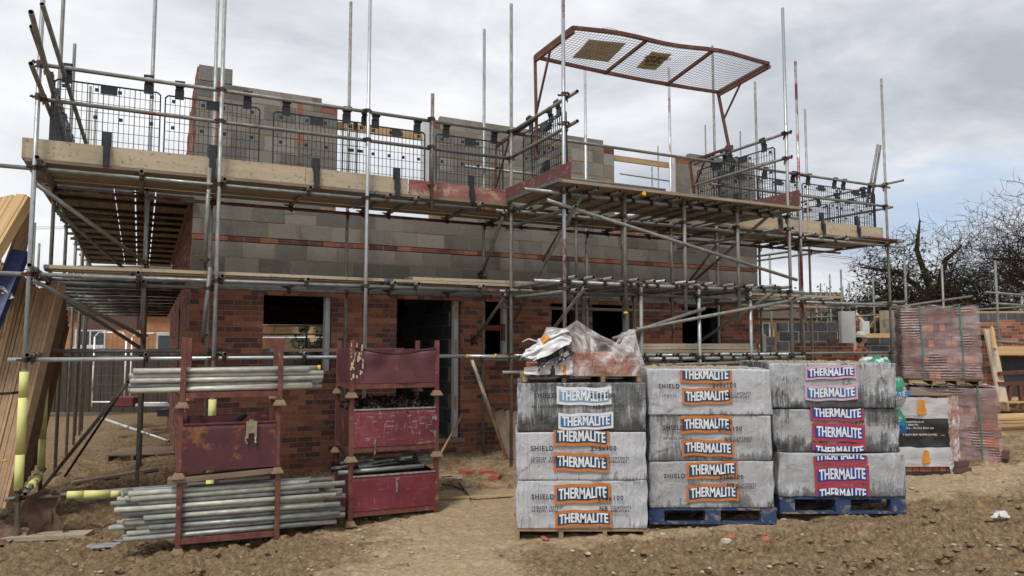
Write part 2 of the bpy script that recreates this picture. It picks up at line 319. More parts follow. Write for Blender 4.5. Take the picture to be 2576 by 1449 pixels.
def rock(mb,x,y,z,r,m=0,c=0.,flat=.7):
    vs=[];n=6
    for k,(h,rr) in enumerate(((-.5,.55),(0,1),(.55,.7))):
        for i in range(n):
            a=2*math.pi*(i+R.random()*.5)/n; q=r*rr*R.uniform(.75,1.15); vs.append((x+math.cos(a)*q,y+math.sin(a)*q,z+h*r*flat))
    vs.append((x,y,z+r*flat*R.uniform(.6,.9)))
    fs=[]
    for k in range(2):
        for i in range(n): fs.append((k*n+i,k*n+(i+1)%n,(k+1)*n+(i+1)%n,(k+1)*n+i))
    for i in range(n): fs.append((2*n+i,2*n+(i+1)%n,3*n))
    mb.add(vs,fs,m,c,False)
STONE=attr_mat('loose_stone',[(0,(.30,.24,.16)),(.4,(.38,.31,.22)),(.8,(.46,.41,.33)),(.94,(.34,.33,.31)),(1,(.38,.14,.08))],rough=.9,scale=20)
CLOD=simple('mud_clod',(.25,.165,.09),.95,0,(.15,.095,.05),12,bmp=.7,bscale=50,c3=(.3,.22,.13),s3=5,lo3=.5,hi3=.7)
mb=MB()
for i in range(3000):
    Y=5.3+R.random()**1.4*6.5; X=R.uniform(-.75,.8)*Y; 
    r=.004+R.random()**5*.022
    rock(mb,X,Y,gz(X,Y)+r*.3,r,0,R.random()+.001,R.uniform(.5,.8))
tag(mb.build('gravel',STONE,origin=(0,8,0)),'pale pebbles and stone chips scattered over the site soil','gravel',kind='stuff')
mb=MB()
for i in range(3300):
    Y=5.35+R.random()**1.3*4.4; X=R.uniform(-.74,.78)*Y; wv=float(wet(np.array([X]),np.array([Y]))[0])
    if R.random()>wv: continue
    r=.008+R.random()**3*.042*wv
    rock(mb,X,Y,gz(X,Y)+r*.25,r,0,0,R.uniform(.45,.8))
tag(mb.build('mud_clods',CLOD,origin=(0,7,0)),'churned clods of brown mud lying in the foreground','mud',kind='stuff')
# ================================================================ HOUSE UNDER CONSTRUCTION (brick ground storey, block upper storey)
def masonry(mb,x0,x1,z0,z1,bw,bh,openings,dep=.10,j=.01,rnd=None,off=0.,ax=0,y0=0.,m=0,mm=1,proud=.0025,rnd_c=None):
    """wall along local x at front plane y0 (ax=0) or along y with front plane x=y0, facing -x (ax=1); z rows counted from z0"""
    rnd=rnd or R
    def put(a0,c0,a1,c1,d0,d1,mi,c):
        if ax==0: mb.box(a0,d0,c0,a1,d1,c1,mi,c)
        else: mb.box(d0,a0,c0,d1,a1,c1,mi,c)
    rows=int(round((z1-z0)/bh)); 
    for r in range(rows):
        zb=z0+r*bh; zt=min(zb+bh-j,z1); zm=(zb+zt)/2
        cuts=[(a,b) for (a,b,c,d) in openings if c<zm<d]
        segs=[(x0,x1)]
        for a,b in cuts:
            ns=[]
            for s,e in segs:
                if b<=s or a>=e: ns.append((s,e)); continue
                if a>s: ns.append((s,a))
                if b<e: ns.append((b,e))
            segs=ns
        st=x0-bw+off+(bw/2 if r%2 else 0)
        for s,e in segs:
            k=math.floor((s-st)/bw); x=st+k*bw
            while x<e-.001:
                a=max(x+j/2,s+(.0 if x<s else 0)); b=min(x+bw-j/2,e)
                if b-a>.025:
                    q=rnd.uniform(-.003,.003); jj=rnd.uniform(-.001,.001)
                    put(a,zb+jj,b,zt+jj,y0-proud+q,y0+dep,m,rnd.random()*.998+.002)
                x+=bw
    # mortar behind
    xs=sorted({x0,x1}|{min(max(v,x0),x1) for o in openings for v in o[:2]}); zs=sorted({z0,z1}|{min(max(v,z0),z1) for o in openings for v in o[2:]})
    for i in range(len(xs)-1):
        for k in range(len(zs)-1):
            xm=(xs[i]+xs[i+1])/2; zm=(zs[k]+zs[k+1])/2
            if any(a<xm<b and c<zm<d for a,b,c,d in openings): continue
            e0=.004 if i==0 else 0; e1=.004 if i==len(xs)-2 else 0
            put(xs[i]+e0,zs[k],xs[i+1]-e1,zs[k+1]-(.012 if k==len(zs)-2 else 0),y0+.0008,y0+dep-.004,mm,0.002)
house=thing('house_shell','unfinished detached house with brick ground storey and grey block upper storey behind scaffold','house',FRAME)
VW=1.56; U0=1.68; U1=12.15
OPEN=[(2.64,3.61,1.40,2.52),(4.61,5.68,.31,2.52),(6.11,6.56,1.62,2.52),(7.36,7.90,.3,2.52),(8.19,9.05,1.35,2.52),(10.2,11.16,1.35,2.52)]
mb=MB(); masonry(mb,U0,U1,-.13,2.57,.225,.075,OPEN,y0=VW)
mb.build('front_brick_wall',[BRICK,MORT],house,FRAME)
mb=MB(); masonry(mb,U0,U1,2.57,3.245,.45,.225,[],y0=VW+.001,off=.2,j=.014); masonry(mb,U0,U1,3.245,3.32,.225,.075,[],y0=VW,m=2)
masonry(mb,U0,U1,3.32,3.77,.45,.225,[],y0=VW+.001,off=.1,j=.014)
mb.build('front_block_wall',[BLOCK,MORTD,BRICK],house,FRAME)
# upper storey: piers between the window openings, tops as the masons left them
PIERS=[((U0,3.40,5.49),[(3.40,3.64,5.415,22)]),((5.30,8.46,5.49),[(5.15,5.30,5.415,22),(8.46,8.69,5.40,22)]),((10.45,U1,5.49),[(10.12,10.45,5.40,22)])]
for (a,b,top),ends in PIERS:
    mb=MB(); masonry(mb,a,b,top-.225*8,top,.45,.225,[],y0=VW+.001,off=R.random()*.3,j=.021)
    if a==U0: masonry(mb,U0+.01,U0+.46,5.49,5.715,.45,.225,[],y0=VW+.003)
    for a,b,top,rows in ends:
        for k in range(rows):
            zz=top-.075*(k+1); q=R.uniform(-.003,.003)
            if k<2: mb.box(a+.005,VW-.002+q,zz,b-.004,VW+.1,zz+.065,2,R.random()*.99+.01)
            elif (k-2)%3==0: mb.box(a+.009,VW-.002+q,zz-.15 if k+2<rows else zz,b-.008,VW+.1,zz+.057,0,R.random()*.99+.01)
        mb.box(a,VW+.0008,top-rows*.075,b,VW+.096,top-.01,1,.002)
    mb.build('upper_block_pier',[BLOCK,MORTD,BRICK],house,FRAME)
# short red brick closers toothed between the blocks
for u_,zs_ in ((1.93,(5.30,5.06,4.85,4.62,4.17)),(3.05,(5.17,4.72,4.27)),(7.72,(4.9,4.45))):
    for z_ in zs_: MB().box(u_,VW-.006,z_,u_+.075,VW+.08,z_+.2,0,R.random()*.5+.4).build('brick_closer',[BRICK],house,FRAME)
# gable wall, racked back in steps
mb=MB(); prof=[(1.665,2.2,5.70),(2.2,2.9,5.62),(2.9,3.4,5.47),(3.4,3.9,5.25),(3.9,4.4,5.02),(4.4,5.2,4.87),(5.2,9.0,4.72)]
GOP=[(4.25,4.75,.9,2.45)]
masonry(mb,1.665,9.0,-.13,3.77,.225,.075,GOP,ax=1,y0=U0)
for a,b,t in prof: masonry(mb,a,b,3.77,3.77+round((t-3.77)/.075)*.075,.225,.075,[],ax=1,y0=U0)
mb.build('gable_wall',[BRICK,MORT],house,FRAME)
# inner leaf, back wall, flank wall, floors
mb=MB()
def leaf(x0,x1,z0,z1,ops,ya,yb,ax=0):
    xs=sorted({x0,x1}|{v for o in ops for v in o[:2]}); zs=sorted({z0,z1}|{v for o in ops for v in o[2:]})
    for i in range(len(xs)-1):
        for k in range(len(zs)-1):
            xm=(xs[i]+xs[i+1])/2; zm=(zs[k]+zs[k+1])/2
            if any(a<xm<b and c<zm<d for a,b,c,d in ops): continue
            (mb.box(xs[i],ya,zs[k],xs[i+1],yb,zs[k+1],0,.3) if ax==0 else mb.box(ya,xs[i],zs[k],yb,xs[i+1],zs[k+1],0,.3))
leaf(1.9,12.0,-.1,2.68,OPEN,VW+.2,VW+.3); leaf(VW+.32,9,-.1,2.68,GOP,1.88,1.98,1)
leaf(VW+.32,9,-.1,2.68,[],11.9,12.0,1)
leaf(VW+.32,3.9,-.1,2.68,[],6.0,6.1,1); leaf(9.2,11.9,-.1,2.68,[],5.5,5.6)  # partial walls added inside to keep the openings dark
mb.build('inner_leaf_and_added_walls',[THERM],house,FRAME)
mb=MB(); b0=uu(PV(640,865,9.0)); b1=uu(PV(850,865,9.0))
BOP=[(b0,b1,.9,2.27)]
masonry(mb,U0,U1,-.13,4.45,.225,.075,BOP,y0=9.0); mb.build('back_wall',[BRICK,MORT],house,FRAME)
mb=MB(); masonry(mb,1.67,9.0,-.13,5.03,.225,.075,[],ax=1,y0=U1-.1); mb.build('flank_wall',[BRICK,MORT],house,FRAME)
mb=MB(); mb.box(1.9,VW+.31,.1,11.9,8.99,.3); mb.build('ground_floor_slab',[CONC],house,FRAME)
mb=MB(); mb.box(1.9,VW+.115,2.93,12.0,8.99,2.97)
mb.build('first_floor_deck',[DIRTYW],house,FRAME)
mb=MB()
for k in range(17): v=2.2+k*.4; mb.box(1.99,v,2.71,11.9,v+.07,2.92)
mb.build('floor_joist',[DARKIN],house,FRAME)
mb=MB()
for a,b,c,d in OPEN: mb.box(a-.12,VW+.004,2.525,b+.12,VW+.3,2.565)
mb.build('lintel',[STEEL],house,FRAME)
for (a,b,c,d) in (OPEN[0],OPEN[1],OPEN[2],OPEN[4]):       # white cavity closers at the right-hand reveals
    mb=MB(); ww=.075; mb.box(b-ww,VW+.085,c,b-.002,VW+.205,2.515); mb.box(b-ww-.012,VW+.12,c,b-ww-.001,VW+.19,2.51)
    mb.build('cavity_closer',[WHITE],house,FRAME,bevel=.004)
mb=MB(); mb.box(10.10,VW+.02,4.3,10.17,VW+.16,5.42); mb.build('cavity_closer',[WHITE],house,FRAME,bevel=.004)
mb=MB(); mb.box(5.03,VW+.02,4.2,5.13,VW+.16,5.40); mb.build('cavity_closer',[WHITE],house,FRAME,bevel=.004)
mb=MB(); mb.box(3.5,VW+.1,5.07,5.05,VW+.145,5.19); mb.build('window_brace',[TIMBER],house,FRAME)
mb=MB(); mb.box(8.6,VW+.1,5.17,10.1,VW+.145,5.27); mb.build('window_brace',[TIMBER],house,FRAME)
mb=MB(); mb.box(6.02,VW+.06,2.02,6.50,VW+.1,2.11); mb.box(6.44,VW+.05,1.85,6.5,VW+.09,2.13); mb.build('window_brace',[RUSTF],house,FRAME)
mb=MB(); mb.box(4.55,VW-.03,.24,5.75,VW+.12,.306); mb.build('door_sill',[CONC],house,FRAME,bevel=.008)
for z_ in (.75,1.65,2.2):
    mb=MB(); mb.box(5.615,VW+.06,z_,5.635,VW+.083,z_+.22); mb.build('fixing_block',[TIMBER],house,FRAME)
# inner blocks showing dark inside the doorway: a short cross wall
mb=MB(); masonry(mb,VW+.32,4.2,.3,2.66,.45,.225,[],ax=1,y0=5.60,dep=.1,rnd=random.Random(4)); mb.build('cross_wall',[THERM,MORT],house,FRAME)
# ================================================================ SCAFFOLD
def coupler_mesh():
    mb=MB()
    def band(ax):
        n=10
        for (z0,z1,r) in ((-.024,.024,.0315),):
            vs=[];
            for zz in (z0,z1):
                for rr in (r,.0235):
                    for i in range(n):
                        a=2*math.pi*i/n
                        p=Vector((math.cos(a)*rr,math.sin(a)*rr,zz))
                        if ax: p=Vector((p.x+.051,p.z,p.y))
                        vs.append(p)
            fs=[]
            for i in range(n):
                k=(i+1)%n; fs+= [(i,k,2*n+k,2*n+i),(n+i,3*n+i,3*n+k,n+k),(i,n+i,n+k,k),(2*n+i,2*n+k,3*n+k,3*n+i)]
            mb.add(vs,fs,0,0,False)
    band(0); band(1)
    mb.box(.018,-.014,-.03,.034,.014,.03)
    mb.bar((-.01,.03,0),(-.02,.075,0),.014,.02); mb.cyl((-.055,.052,0),(.045,.05,0),.0065,6); mb.cyl((-.05,.052,0),(-.036,.052,0),.013,6); mb.cyl((.02,-.05,.012),(.03,-.034,.012),.012,6)
    mb.bar((.051,0,-.03),(.045,.012,-.07),.02,.014); mb.cyl((.051,-.005,-.045),(.05,-.005,-.105),.0065,6); mb.cyl((.051,-.005,-.07),(.051,-.005,-.084),.013,6)
    return mb.mesh('coupler',[CLAMP])
CPL=coupler_mesh()
class Scaf:
    def __init__(s,name,label,cat,at=None): s.root=thing(name,label,cat,at or FRAME); s.c=[]; s.n={}
    def tube(s,kind,p,q,mat=None,paint=None,open_=True):
        s.n[kind]=s.n.get(kind,0)+1; mat=mat or R.choice((TUBE,TUBE,OLD))
        M=zframe(p,q); L=(Vector(q)-Vector(p)).length
        mb=MB(); mb.pipe((0,0,0),(0,0,L)) if open_ else mb.cyl((0,0,0),(0,0,L),.0242,12)
        return mb.build(kind,[mat,BORE],s.root,M,color=paint or (.3,.05,.09,R.choice((0,0,0,.1,.25))))
    def cp(s,p,a=(0,0,1),b=None):
        b=b if b is not None else V; a=Vector(a).normalized(); b=Vector(b); b=(b-a*b.dot(a)).normalized(); y=a.cross(b); p=Vector(p)
        s.c.append(Matrix(((b.x,y.x,a.x,p.x),(b.y,y.y,a.y,p.y),(b.z,y.z,a.z,p.z),(0,0,0,1))))
    def done(s,nmax=96):
        s.c.sort(key=lambda m:(m.translation-EYE).length)
        for m in s.c[:nmax]: link('coupler',CPL,s.root,m)
        rest=s.c[nmax:]
        if rest:
            vs=[v.co for v in CPL.vertices]; fs=[tuple(p.vertices) for p in CPL.polygons]; mb=MB()
            for m in rest: mb.add([m@v for v in vs],fs)
            o=mb.build('coupler',[CLAMP],s.root); o['kind']='stuff'
PINK=(.25,.035,.065); PGREY=(.22,.15,.155)
sc=Scaf('scaffold','galvanised tube scaffold clamped round the unfinished house','scaffold')
def stand(s,xh,v,ytop,ybot=None,mat=None,paint=None,kind='standard'):
    u_=uu(PV(xh,865,v)); zt=PV(xh,ytop,v).z; p=W(u_,v,0)
    zb=PV(xh,ybot,v).z if ybot else gz(p.x,p.y)-.02
    s.tube(kind,(p.x,p.y,zb),(p.x,p.y,zt),mat,paint); return u_
LV=[3.71,2.55,1.63]
fu=[]
for xh,yt,m,pa in ((64.6,-70,NEW,PINK+(.35,)),(539,-70,TUBE,None),(918,-70,NEW,PINK+(.4,)),(1286,10,OLD,None),(2022,160,NEW,PINK+(.75,)),(2243,205,OLD,None)):
    u_=stand(sc,xh,0,yt,1344 if xh<70 else None,m,pa); fu.append(u_)
    for z in LV+[4.88,4.49]: sc.cp(W(u_,0,z),(0,0,1),V)
stand(sc,1083,-.05,235,529,OLD,PINK+(.6,),'puncheon'); u4=uu(PV(1083,865,-.05))
for z in (4.88,4.49,3.95,3.71): sc.cp(W(u4,-.05,z),(0,0,1),V)
p=PV(527,423,-.05); q=PV(515,660,-.05); sc.tube('puncheon',p,q,OLD); sc.tube('brace',PV(529,672,-.05),PV(510,850,.0),OLD)
for y in (470,): sc.cp(PV(524,y,-.05),(0,0,1),V)
sc.cp(PV(517,655,-.03)); sc.cp(PV(524,725,-.03)); sc.cp(PV(511,845,.02))
# inner row
iu=[]
for xh,v,yt,m,pa in ((358,1.3,-70,TUBE,None),(521,1.3,-70,TUBE,None),(868,1.3,2,OLD,PINK+(.5,)),(1216,1.3,73,TUBE,PINK+(.3,)),(1477,1.3,167,NEW,PINK+(.6,)),(1694,1.3,173,NEW,PINK+(.7,)),(1808,1.3,119,OLD,None),(1916,1.3,210,OLD,None),(2043,1.3,278,TUBE,PINK+(.5,)),(1942,3.3,640,OLD,None)):
    if xh==1942: stand(sc,xh,v,640,None,m,pa)
    else: iu.append(stand(sc,xh,v,yt,None,m,pa))
for u_ in iu[1:]:
    for z in LV[:2]: sc.cp(W(u_,1.3,z),(0,0,1),-V)
for a,b,z,vv_,k,m,pa in ((-.42,14.55,3.71,.052,'ledger',TUBE,PINK+(.15,)),(-.36,14.25,2.55,.052,'ledger',TUBE,None),(-.16,6.9,1.63,.052,'ledger',NEW,PINK+(.25,)),(9.3,14.15,1.63,.052,'ledger',OLD,None),
    (.04,14.2,4.88,.052,'guardrail',OLD,PINK+(.3,)),(.0,5.88,4.49,.052,'guardrail',OLD,PINK+(.35,)),(9.6,14.2,4.49,.052,'guardrail',OLD,None),
    (.1,14.2,3.71,1.25,'ledger',OLD,(.12,.03,.05,.9)),(.1,14.2,2.55,1.25,'ledger',OLD,None),(.15,1.9,1.63,1.25,'ledger',OLD,None),(5.6,9.6,4.62,1.25,'guardrail',TUBE,None),(8.5,13.9,4.25,1.25,'guardrail',OLD,None)):
    # tubes come in six-metre lengths, joined end to end
    x=a
    while x<b-.05:
        e=min(x+5.9,b); 
        if b-e<.8: e=b
        sc.tube(k,W(x,vv_,z),W(e,vv_,z),m,pa)
        if e<b-.05:
            mb=MB(); mb.cyl(W(e-.09,vv_,z),W(e+.09,vv_,z),.031,10); mb.bar(W(e-.08,vv_-.03,z-.012),W(e+.08,vv_-.03,z-.012),.03,.022); mb.build('sleeve_coupler',[CLAMP if k=='guardrail' else RUSTF],sc.root)
        x=e+.002
for xe,l in (((105,357,566,782,982,1053,1213,1335),0),((86,348,559,775,993,1053,1215),1),((78,367,566,770),2)):
    for x in xe:
        z=LV[l]+.05; u_=uu(PV(x,(414,690,897)[l] if x<1300 else 540,-.08))
        p=W(u_,-.1,z); q=W(u_,1.42,z); sc.tube('transom',p,q,OLD); sc.cp(W(u_,.052,LV[l]),U,(0,0,1)); sc.cp(W(u_,1.25,LV[l]),U,(0,0,1))
for x,y,l in ((1947,580,0),(2050,587,0),(2128,609,0),(2050,749,1),(1962,745,1),(2096,752,1)):
    z=LV[l]+.05; u_=uu(PV(x,y,-.2)); sc.tube('transom',W(u_,-.22,z),W(u_,1.42,z),OLD); sc.cp(W(u_,.052,LV[l]),U,(0,0,1))
for u_ in (6.6,7.4,8.3,9.2,10.0,12.2,12.9):
    z=LV[0]+.05; sc.tube('transom',W(u_,-.02,z),W(u_,1.42,z),OLD); sc.cp(W(u_,1.25,LV[0]),U,(0,0,1))
# left return of the scaffold, going back beside the gable
sv=[2.0,3.89,5.78,7.36,8.9]
for i,v in enumerate(sv):
    p=W(0,v,0); zt=(7.2,6.55,5.35,5.1,4.9)[i]; sc.tube('standard',(p.x,p.y,gz(p.x,p.y)-.02),(p.x,p.y,zt),OLD)
    if v>2.5: p=W(1.15,v,0); sc.tube('standard',(p.x,p.y,gz(p.x,p.y)-.02),(p.x,p.y,4.0),OLD)
    for z in LV: sc.cp(W(0,v,z),(0,0,1),U)
for z in LV:
    sc.tube('ledger',W(.052,-.3 if z!=LV[1] else -.45,z+.055),W(.052,5.2,z-.08),OLD); sc.tube('ledger',W(.052,5.2,z-.08),W(.052,9.6,z-.19),OLD)
    sc.tube('ledger',W(1.1,.9,z+.03),W(1.1,9.6,z-.19),OLD)
for v in (2.05,2.8,3.3,3.82,4.45,5.15,5.72,6.4,7.1,7.9,8.7): sc.tube('transom',W(-.08,v,3.81-.025*v),W(1.62,v,3.81-.025*v),OLD,(.05,.05,.045,.95))  # dark tube colour stands in for shade on the undersides
for v in (1.5,2.2,2.75,3.3,3.95,4.6,5.3,6.0,6.7,7.5,8.4): sc.tube('transom',W(-.1,v,2.65-.028*v),W(1.6,v,2.65-.028*v),OLD,(.05,.05,.045,.95))  # underside shade put into the tube colour here too
for v in (1.15,): sc.tube('transom',W(.05,v,1.71),W(1.62,v,1.71),OLD)
for v in (3.82,5.72,7.4): sc.cp(W(.06,v,3.77),V,(0,0,1)); sc.cp(W(1.1,v,3.77),V,(0,0,1))
# side guardrails, their ends poking out toward the viewer
for a,b in (((80,67),(117,147)),((78,160),(116,232))):
    p=PU(a[0],a[1],.052); q=PU(b[0],b[1],.052); sc.tube('guardrail',p,p+(V*5.8),OLD,PINK+(.4,)); sc.cp(W(0,0,p.z),(0,0,1),U)
for a,b in (((78,30),(167,357)),((106,10),(217,363))): sc.tube('brace',PU(*a,.12),PU(*b,.12+(.25 if a[0]>100 else 0)),OLD)
sc.tube('brace',PV(89,462,.0),PV(366,661,1.25),OLD); sc.tube('brace',PV(79,703,.0),PV(362,848,1.25),OLD)
sc.tube('brace',W(0,2,3.6),W(1.15,3.9,2.7),OLD); sc.tube('brace',W(0,2,2.5),W(1.15,3.9,1.7),OLD); sc.tube('brace',W(0.05,3.9,2.5),W(1.1,5.7,1.7),OLD)
sc.cp(PV(366,660,1.2)); sc.cp(PV(361,847,1.2)); 
sc.tube('brace',PZ(103,1232,-.16),PV(322,962,1.2),OLD)
sc.tube('brace',W(.45,2.2,.45),W(1.25,1.9,.12),TUBE) if False else None
# sloping braces under the front walkway
for a,b,v0,v1 in (((1233,532),(1040//1,0),0,0),):
    pass
def br(a,b,va,vb,k='brace',m=OLD): 
    p=PV(*a,va); q=PV(*b,vb); sc.tube(k,p,q,m); d=(q-p).normalized(); sc.cp(p+d*.06,d,(0,0,1)); sc.cp(q-d*.08,d,V)
br((1270,531),(1207,705),-.02,1.25)
br((1275,738),(1186,868),-.02,1.2)
# right-hand end
for z,a in ((4.93,-.35),(3.76,-.3),(2.6,-.3)): sc.tube('guardrail' if z>4 else 'ledger',W(14.05,a,z),W(14.05,5.2,z),OLD); sc.cp(W(14.05,0,z),(0,0,1),V)
for z in (4.45,): sc.tube('guardrail',W(14.05,-.1,z),W(14.05,5.2,z),OLD)
for v,zt in ((2.2,5.6),(4.3,5.4)):
    p=W(14.05,v,0); sc.tube('standard',(p.x,p.y,gz(p.x,p.y)),(p.x,p.y,zt),OLD)
    p=W(12.75,v,0); sc.tube('standard',(p.x,p.y,gz(p.x,p.y)),(p.x,p.y,3.9),OLD)
for z in (3.66,2.5): sc.tube('ledger',W(12.75,1.3,z),W(12.75,6.5,z),OLD)
sc.tube('brace',PV(2208,364,.3),PV(2180,520,.3),OLD); sc.tube('brace',PV(2215,366,.35),PV(2190,520,.35),OLD)
# far side standards showing over the walls
for x,y,v in ((1655,368,10.2),(1774,315,10.2),(1862,330,10.2),(1640,420,10.2),(228,217,9.0),(241,275,9.6)):
    u_=uu(PV(x,y,v)); p=W(u_,v,0); sc.tube('standard',(p.x,p.y,gz(p.x,p.y)),(p.x,p.y,PV(x,y,v).z),OLD)
for y in (819,840): sc.tube('ledger',PV(600,y,10.2),PV(905,y,10.2),OLD,(.05,.05,.05,.9))
for x in (771,805):
    p=PV(x,865,10.2); sc.tube('standard',(p.x,p.y,gz(p.x,p.y)),(p.x,p.y,4.2),OLD,(.05,.05,.05,.9))
sc.tube('guardrail',PV(1560,437,10.2),PV(1700,458,10.2),OLD)
# base-level horizontals beside the left corner post
sc.tube('ledger',W(-.12,.055,.17),W(2.6,.055,.17),OLD,PGREY+(.4,)); sc.tube('ledger',W(.075,-.12,.24),W(.075,1.6,.24),OLD)
sc.cp(W(0,0,.17),(0,0,1),V); sc.cp(W(0,0,.26),(0,0,1),U)
# low tubes by the second window and behind the block packs
sc.tube('ledger',PV(1177,896,-.02),PV(1300,898,-.02),NEW,(.28,.1,.2,.4)); sc.tube('ledger',PV(1192,905,1.2),PV(1400,907,1.2),OLD); sc.tube('ledger',PV(1263,937,-.05),PV(1330,937,-.05),OLD)
sc.tube('brace',PV(1187,905,-.1),PZ(1279,1163,.06),OLD,(.5,.42,.3,.8))
for x,y in ((1286,893),(1215,897),(1286,938)): sc.cp(PV(x,y,0))
mb=MB(); a=PV(1173.5,896,-.02); mb.cyl(a,a+U*.03,.0265,12); mb.build('tube_end_cap',[YCAP],sc.root)
mb=MB(); a=PV(1244,895,-.06); mb.cyl(a,a+U*.03,.0265,12); mb.build('tube_end_cap',[YCAP],sc.root)
sc.done()
# ---------------------------------------------------------------- loading bay
lb=Scaf('loading_bay','scaffold loading bay projecting from the front walkway over the block packs','scaffold')
VB=-1.55
for xh,yt,m,pa in ((1421,-70,NEW,PINK+(.55,)),(1993,27,NEW,PINK+(.3,))):
    u_=stand(lb,xh,VB,yt,None,m,pa)
    for z in (3.69,2.57,1.62,3.50,2.48,4.95,4.57): lb.cp(W(u_,VB,z),(0,0,1),V if z not in(4.95,4.57,3.5,2.48) else (U if u_<7 else -U))
for x0,y0,y1,m in ((1575,487,790,OLD),(1727,494,793,OLD),(1862,510,804,OLD)):
    u_=stand(lb,x0,VB-.05,y0,y1,m,(.2,.3,.2,.3),'puncheon')
    for z in (3.69,3.45,2.57): lb.cp(W(u_,VB-.05,z),(0,0,1),V)
mb=MB(); u_=uu(PV(1575,865,VB-.05)); zb=PV(1575,790,VB-.05).z; p=W(u_,VB-.05,zb); mb.cyl(p,p+Vector((0,0,.03)),.0265,12); mb.build('tube_end_cap',[YCAP],lb.root)
for x0,y0,m,pa in ((1614,710,OLD,None),(1760,715,TUBE,(.3,.42,.34,.5)),(1890,723,TUBE,PINK+(.5,))):
    u_=stand(lb,x0,VB-.05,y0,None,m,pa,'standard')
    for z in (2.57,2.45,1.62): lb.cp(W(u_,VB-.05,z),(0,0,1),V)
for xh,yt,yb in ((1451,536,None),(1468,756,None),(1597,741,None),(1809,570,None),(1569,560,803),(1693,560,806)): 
    u_=stand(lb,xh,.0,yt,yb,OLD); 
    lb.cp(W(u_,0,3.69),(0,0,1),V) if yt<700 else None; lb.cp(W(u_,0,2.55),(0,0,1),V)
for a,b,z,m in ((5.22,9.9,3.69,TUBE),(5.35,9.98,2.57,TUBE),(6.75,9.95,1.60,TUBE)):
    lb.tube('ledger',W(a,VB+.05,z),W(b,VB+.05,z),m,(.5,.45,.35,.2))
for a,b,z in ((5.9,9.9,2.36),(5.9,9.9,3.70),(5.9,9.9,1.62),(5.75,9.9,2.56)): lb.tube('ledger',W(a,-.06 if z!=2.36 else .7,z),W(b,-.06 if z!=2.36 else .7,z),OLD)
for l,xs_ in ((0,(1447,1499,1555,1610,1656,1703,1754,1793,1828,1880,1929,1959)),(1,(1447,1487,1538,1604,1644,1672,1720,1746,1794,1843,1897,1941,1980)),(2,(1644,1687,1730,1788,1834,1864,1905,1934,1980))):
    z0=(3.74,2.62,1.65)[l]
    for i,x in enumerate(xs_):
        u_=uu(PV(x,(500,720,893)[l],VB-.12)); tilt=R.uniform(-.07,.07)*(1.6 if l==1 else .5); ln=R.uniform(1.45,1.9)
        lb.tube('transom',W(u_,VB-.13-R.random()*.06,z0+R.uniform(-.006,.006)),W(u_+tilt,VB+ln+.25,z0-.01),R.choice((OLD,OLD,TUBE)),(.25,.5,.4,.5) if (l==1 and i==0) else PGREY+(R.choice((0,.4)),))
        lb.cp(W(u_,VB+.05,z0-.05),U,(0,0,1))
mb=MB(); u_=uu(PV(1610,500,VB-.12)); mb.cyl(W(u_,VB-.215,3.74),W(u_,VB-.17,3.74),.028,12); mb.build('tube_end_cap',[YCAP],lb.root)
lb.tube('brace',PV(1375,503,VB-.05),PV(2004,704,VB-.08),OLD,(.5,.42,.3,.35))
lb.tube('brace',PV(1540,853,VB-.08),PV(1773,776,VB-.08),OLD,(.5,.42,.3,.3)); lb.tube('brace',PV(1600,829,VB-.085),PV(2038,747,VB-.05),OLD,(.5,.42,.3,.3))
lb.tube('brace',PV(1466,487,VB-.0),PV(1290,812,.6),OLD); lb.tube('brace',PV(1472,723,VB),PV(1375,850,-.3),OLD)
lb.tube('brace',PV(1946,532,VB),PV(1730,720,.9),OLD); lb.tube('brace',PV(1958,728,VB),PV(1690,905,1.1),OLD); lb.tube('brace',PV(1822,592,-.05),PV(1725,720,1.1),OLD)
lb.tube('brace',PV(1466,490,VB),PV(1366,655,-.0),OLD)
for z in (3.50,2.46): 
    lb.tube('ledger',W(5.86,VB-.12,z),W(5.86,.25,z),OLD,PGREY+(.3,)); lb.tube('ledger',W(9.6,VB-.12,z),W(9.6,.9,z),OLD)
lb.tube('ledger',W(9.62,VB-.2,1.55),W(7.0,VB-.1,1.52),OLD)
lb.tube('ledger',W(6.9,-.4,1.5),W(9.7,-.4,1.48),OLD)
for z in (4.95,4.57):
    lb.tube('guardrail',W(5.86,VB-.17,z),W(5.86,.12,z-.04),OLD); lb.tube('guardrail',W(9.7,VB-.05,z+.03),W(9.7,.55,z+.01),OLD)
lb.done()
# ================================================================ BOARDS
def board(p,q,wid=.225,th=.038,mat=None,label='',group=None,name='scaffold_board',up=Vector((0,0,1)),bands=True,cat='board'):
    p=Vector(p); q=Vector(q); L=(q-p).length; M=frame_at(p,q-p,up); mb=MB()
    n=max(2,int(L/.5)); sag=R.uniform(-.004,.004)
    for i in range(n):
        a=L*i/n; b=L*(i+1)/n; f=lambda t:sag*math.sin(math.pi*t/L)
        vs=[(a,-wid/2,f(a)),(a,wid/2,f(a)),(a,wid/2,f(a)+th),(a,-wid/2,f(a)+th),(b,-wid/2,f(b)),(b,wid/2,f(b)),(b,wid/2,f(b)+th),(b,-wid/2,f(b)+th)]
        fs=[(0,4,5,1),(1,5,6,2),(2,6,7,3),(3,7,4,0)]
        if i==0: fs.append((0,1,2,3))
        if i==n-1: fs.append((7,6,5,4))
        mb.add(vs,fs)
    if bands:
        for a in (0,L-.05): mb.box(a-.001,-wid/2-.0015,-.0015,a+.051,wid/2+.0015,th+.0015,1)
    o=mb.build(name,[mat or BOARD,STEEL],None,M)
    return tag(o,label,cat,group)
g='boards of the upper front walkway'
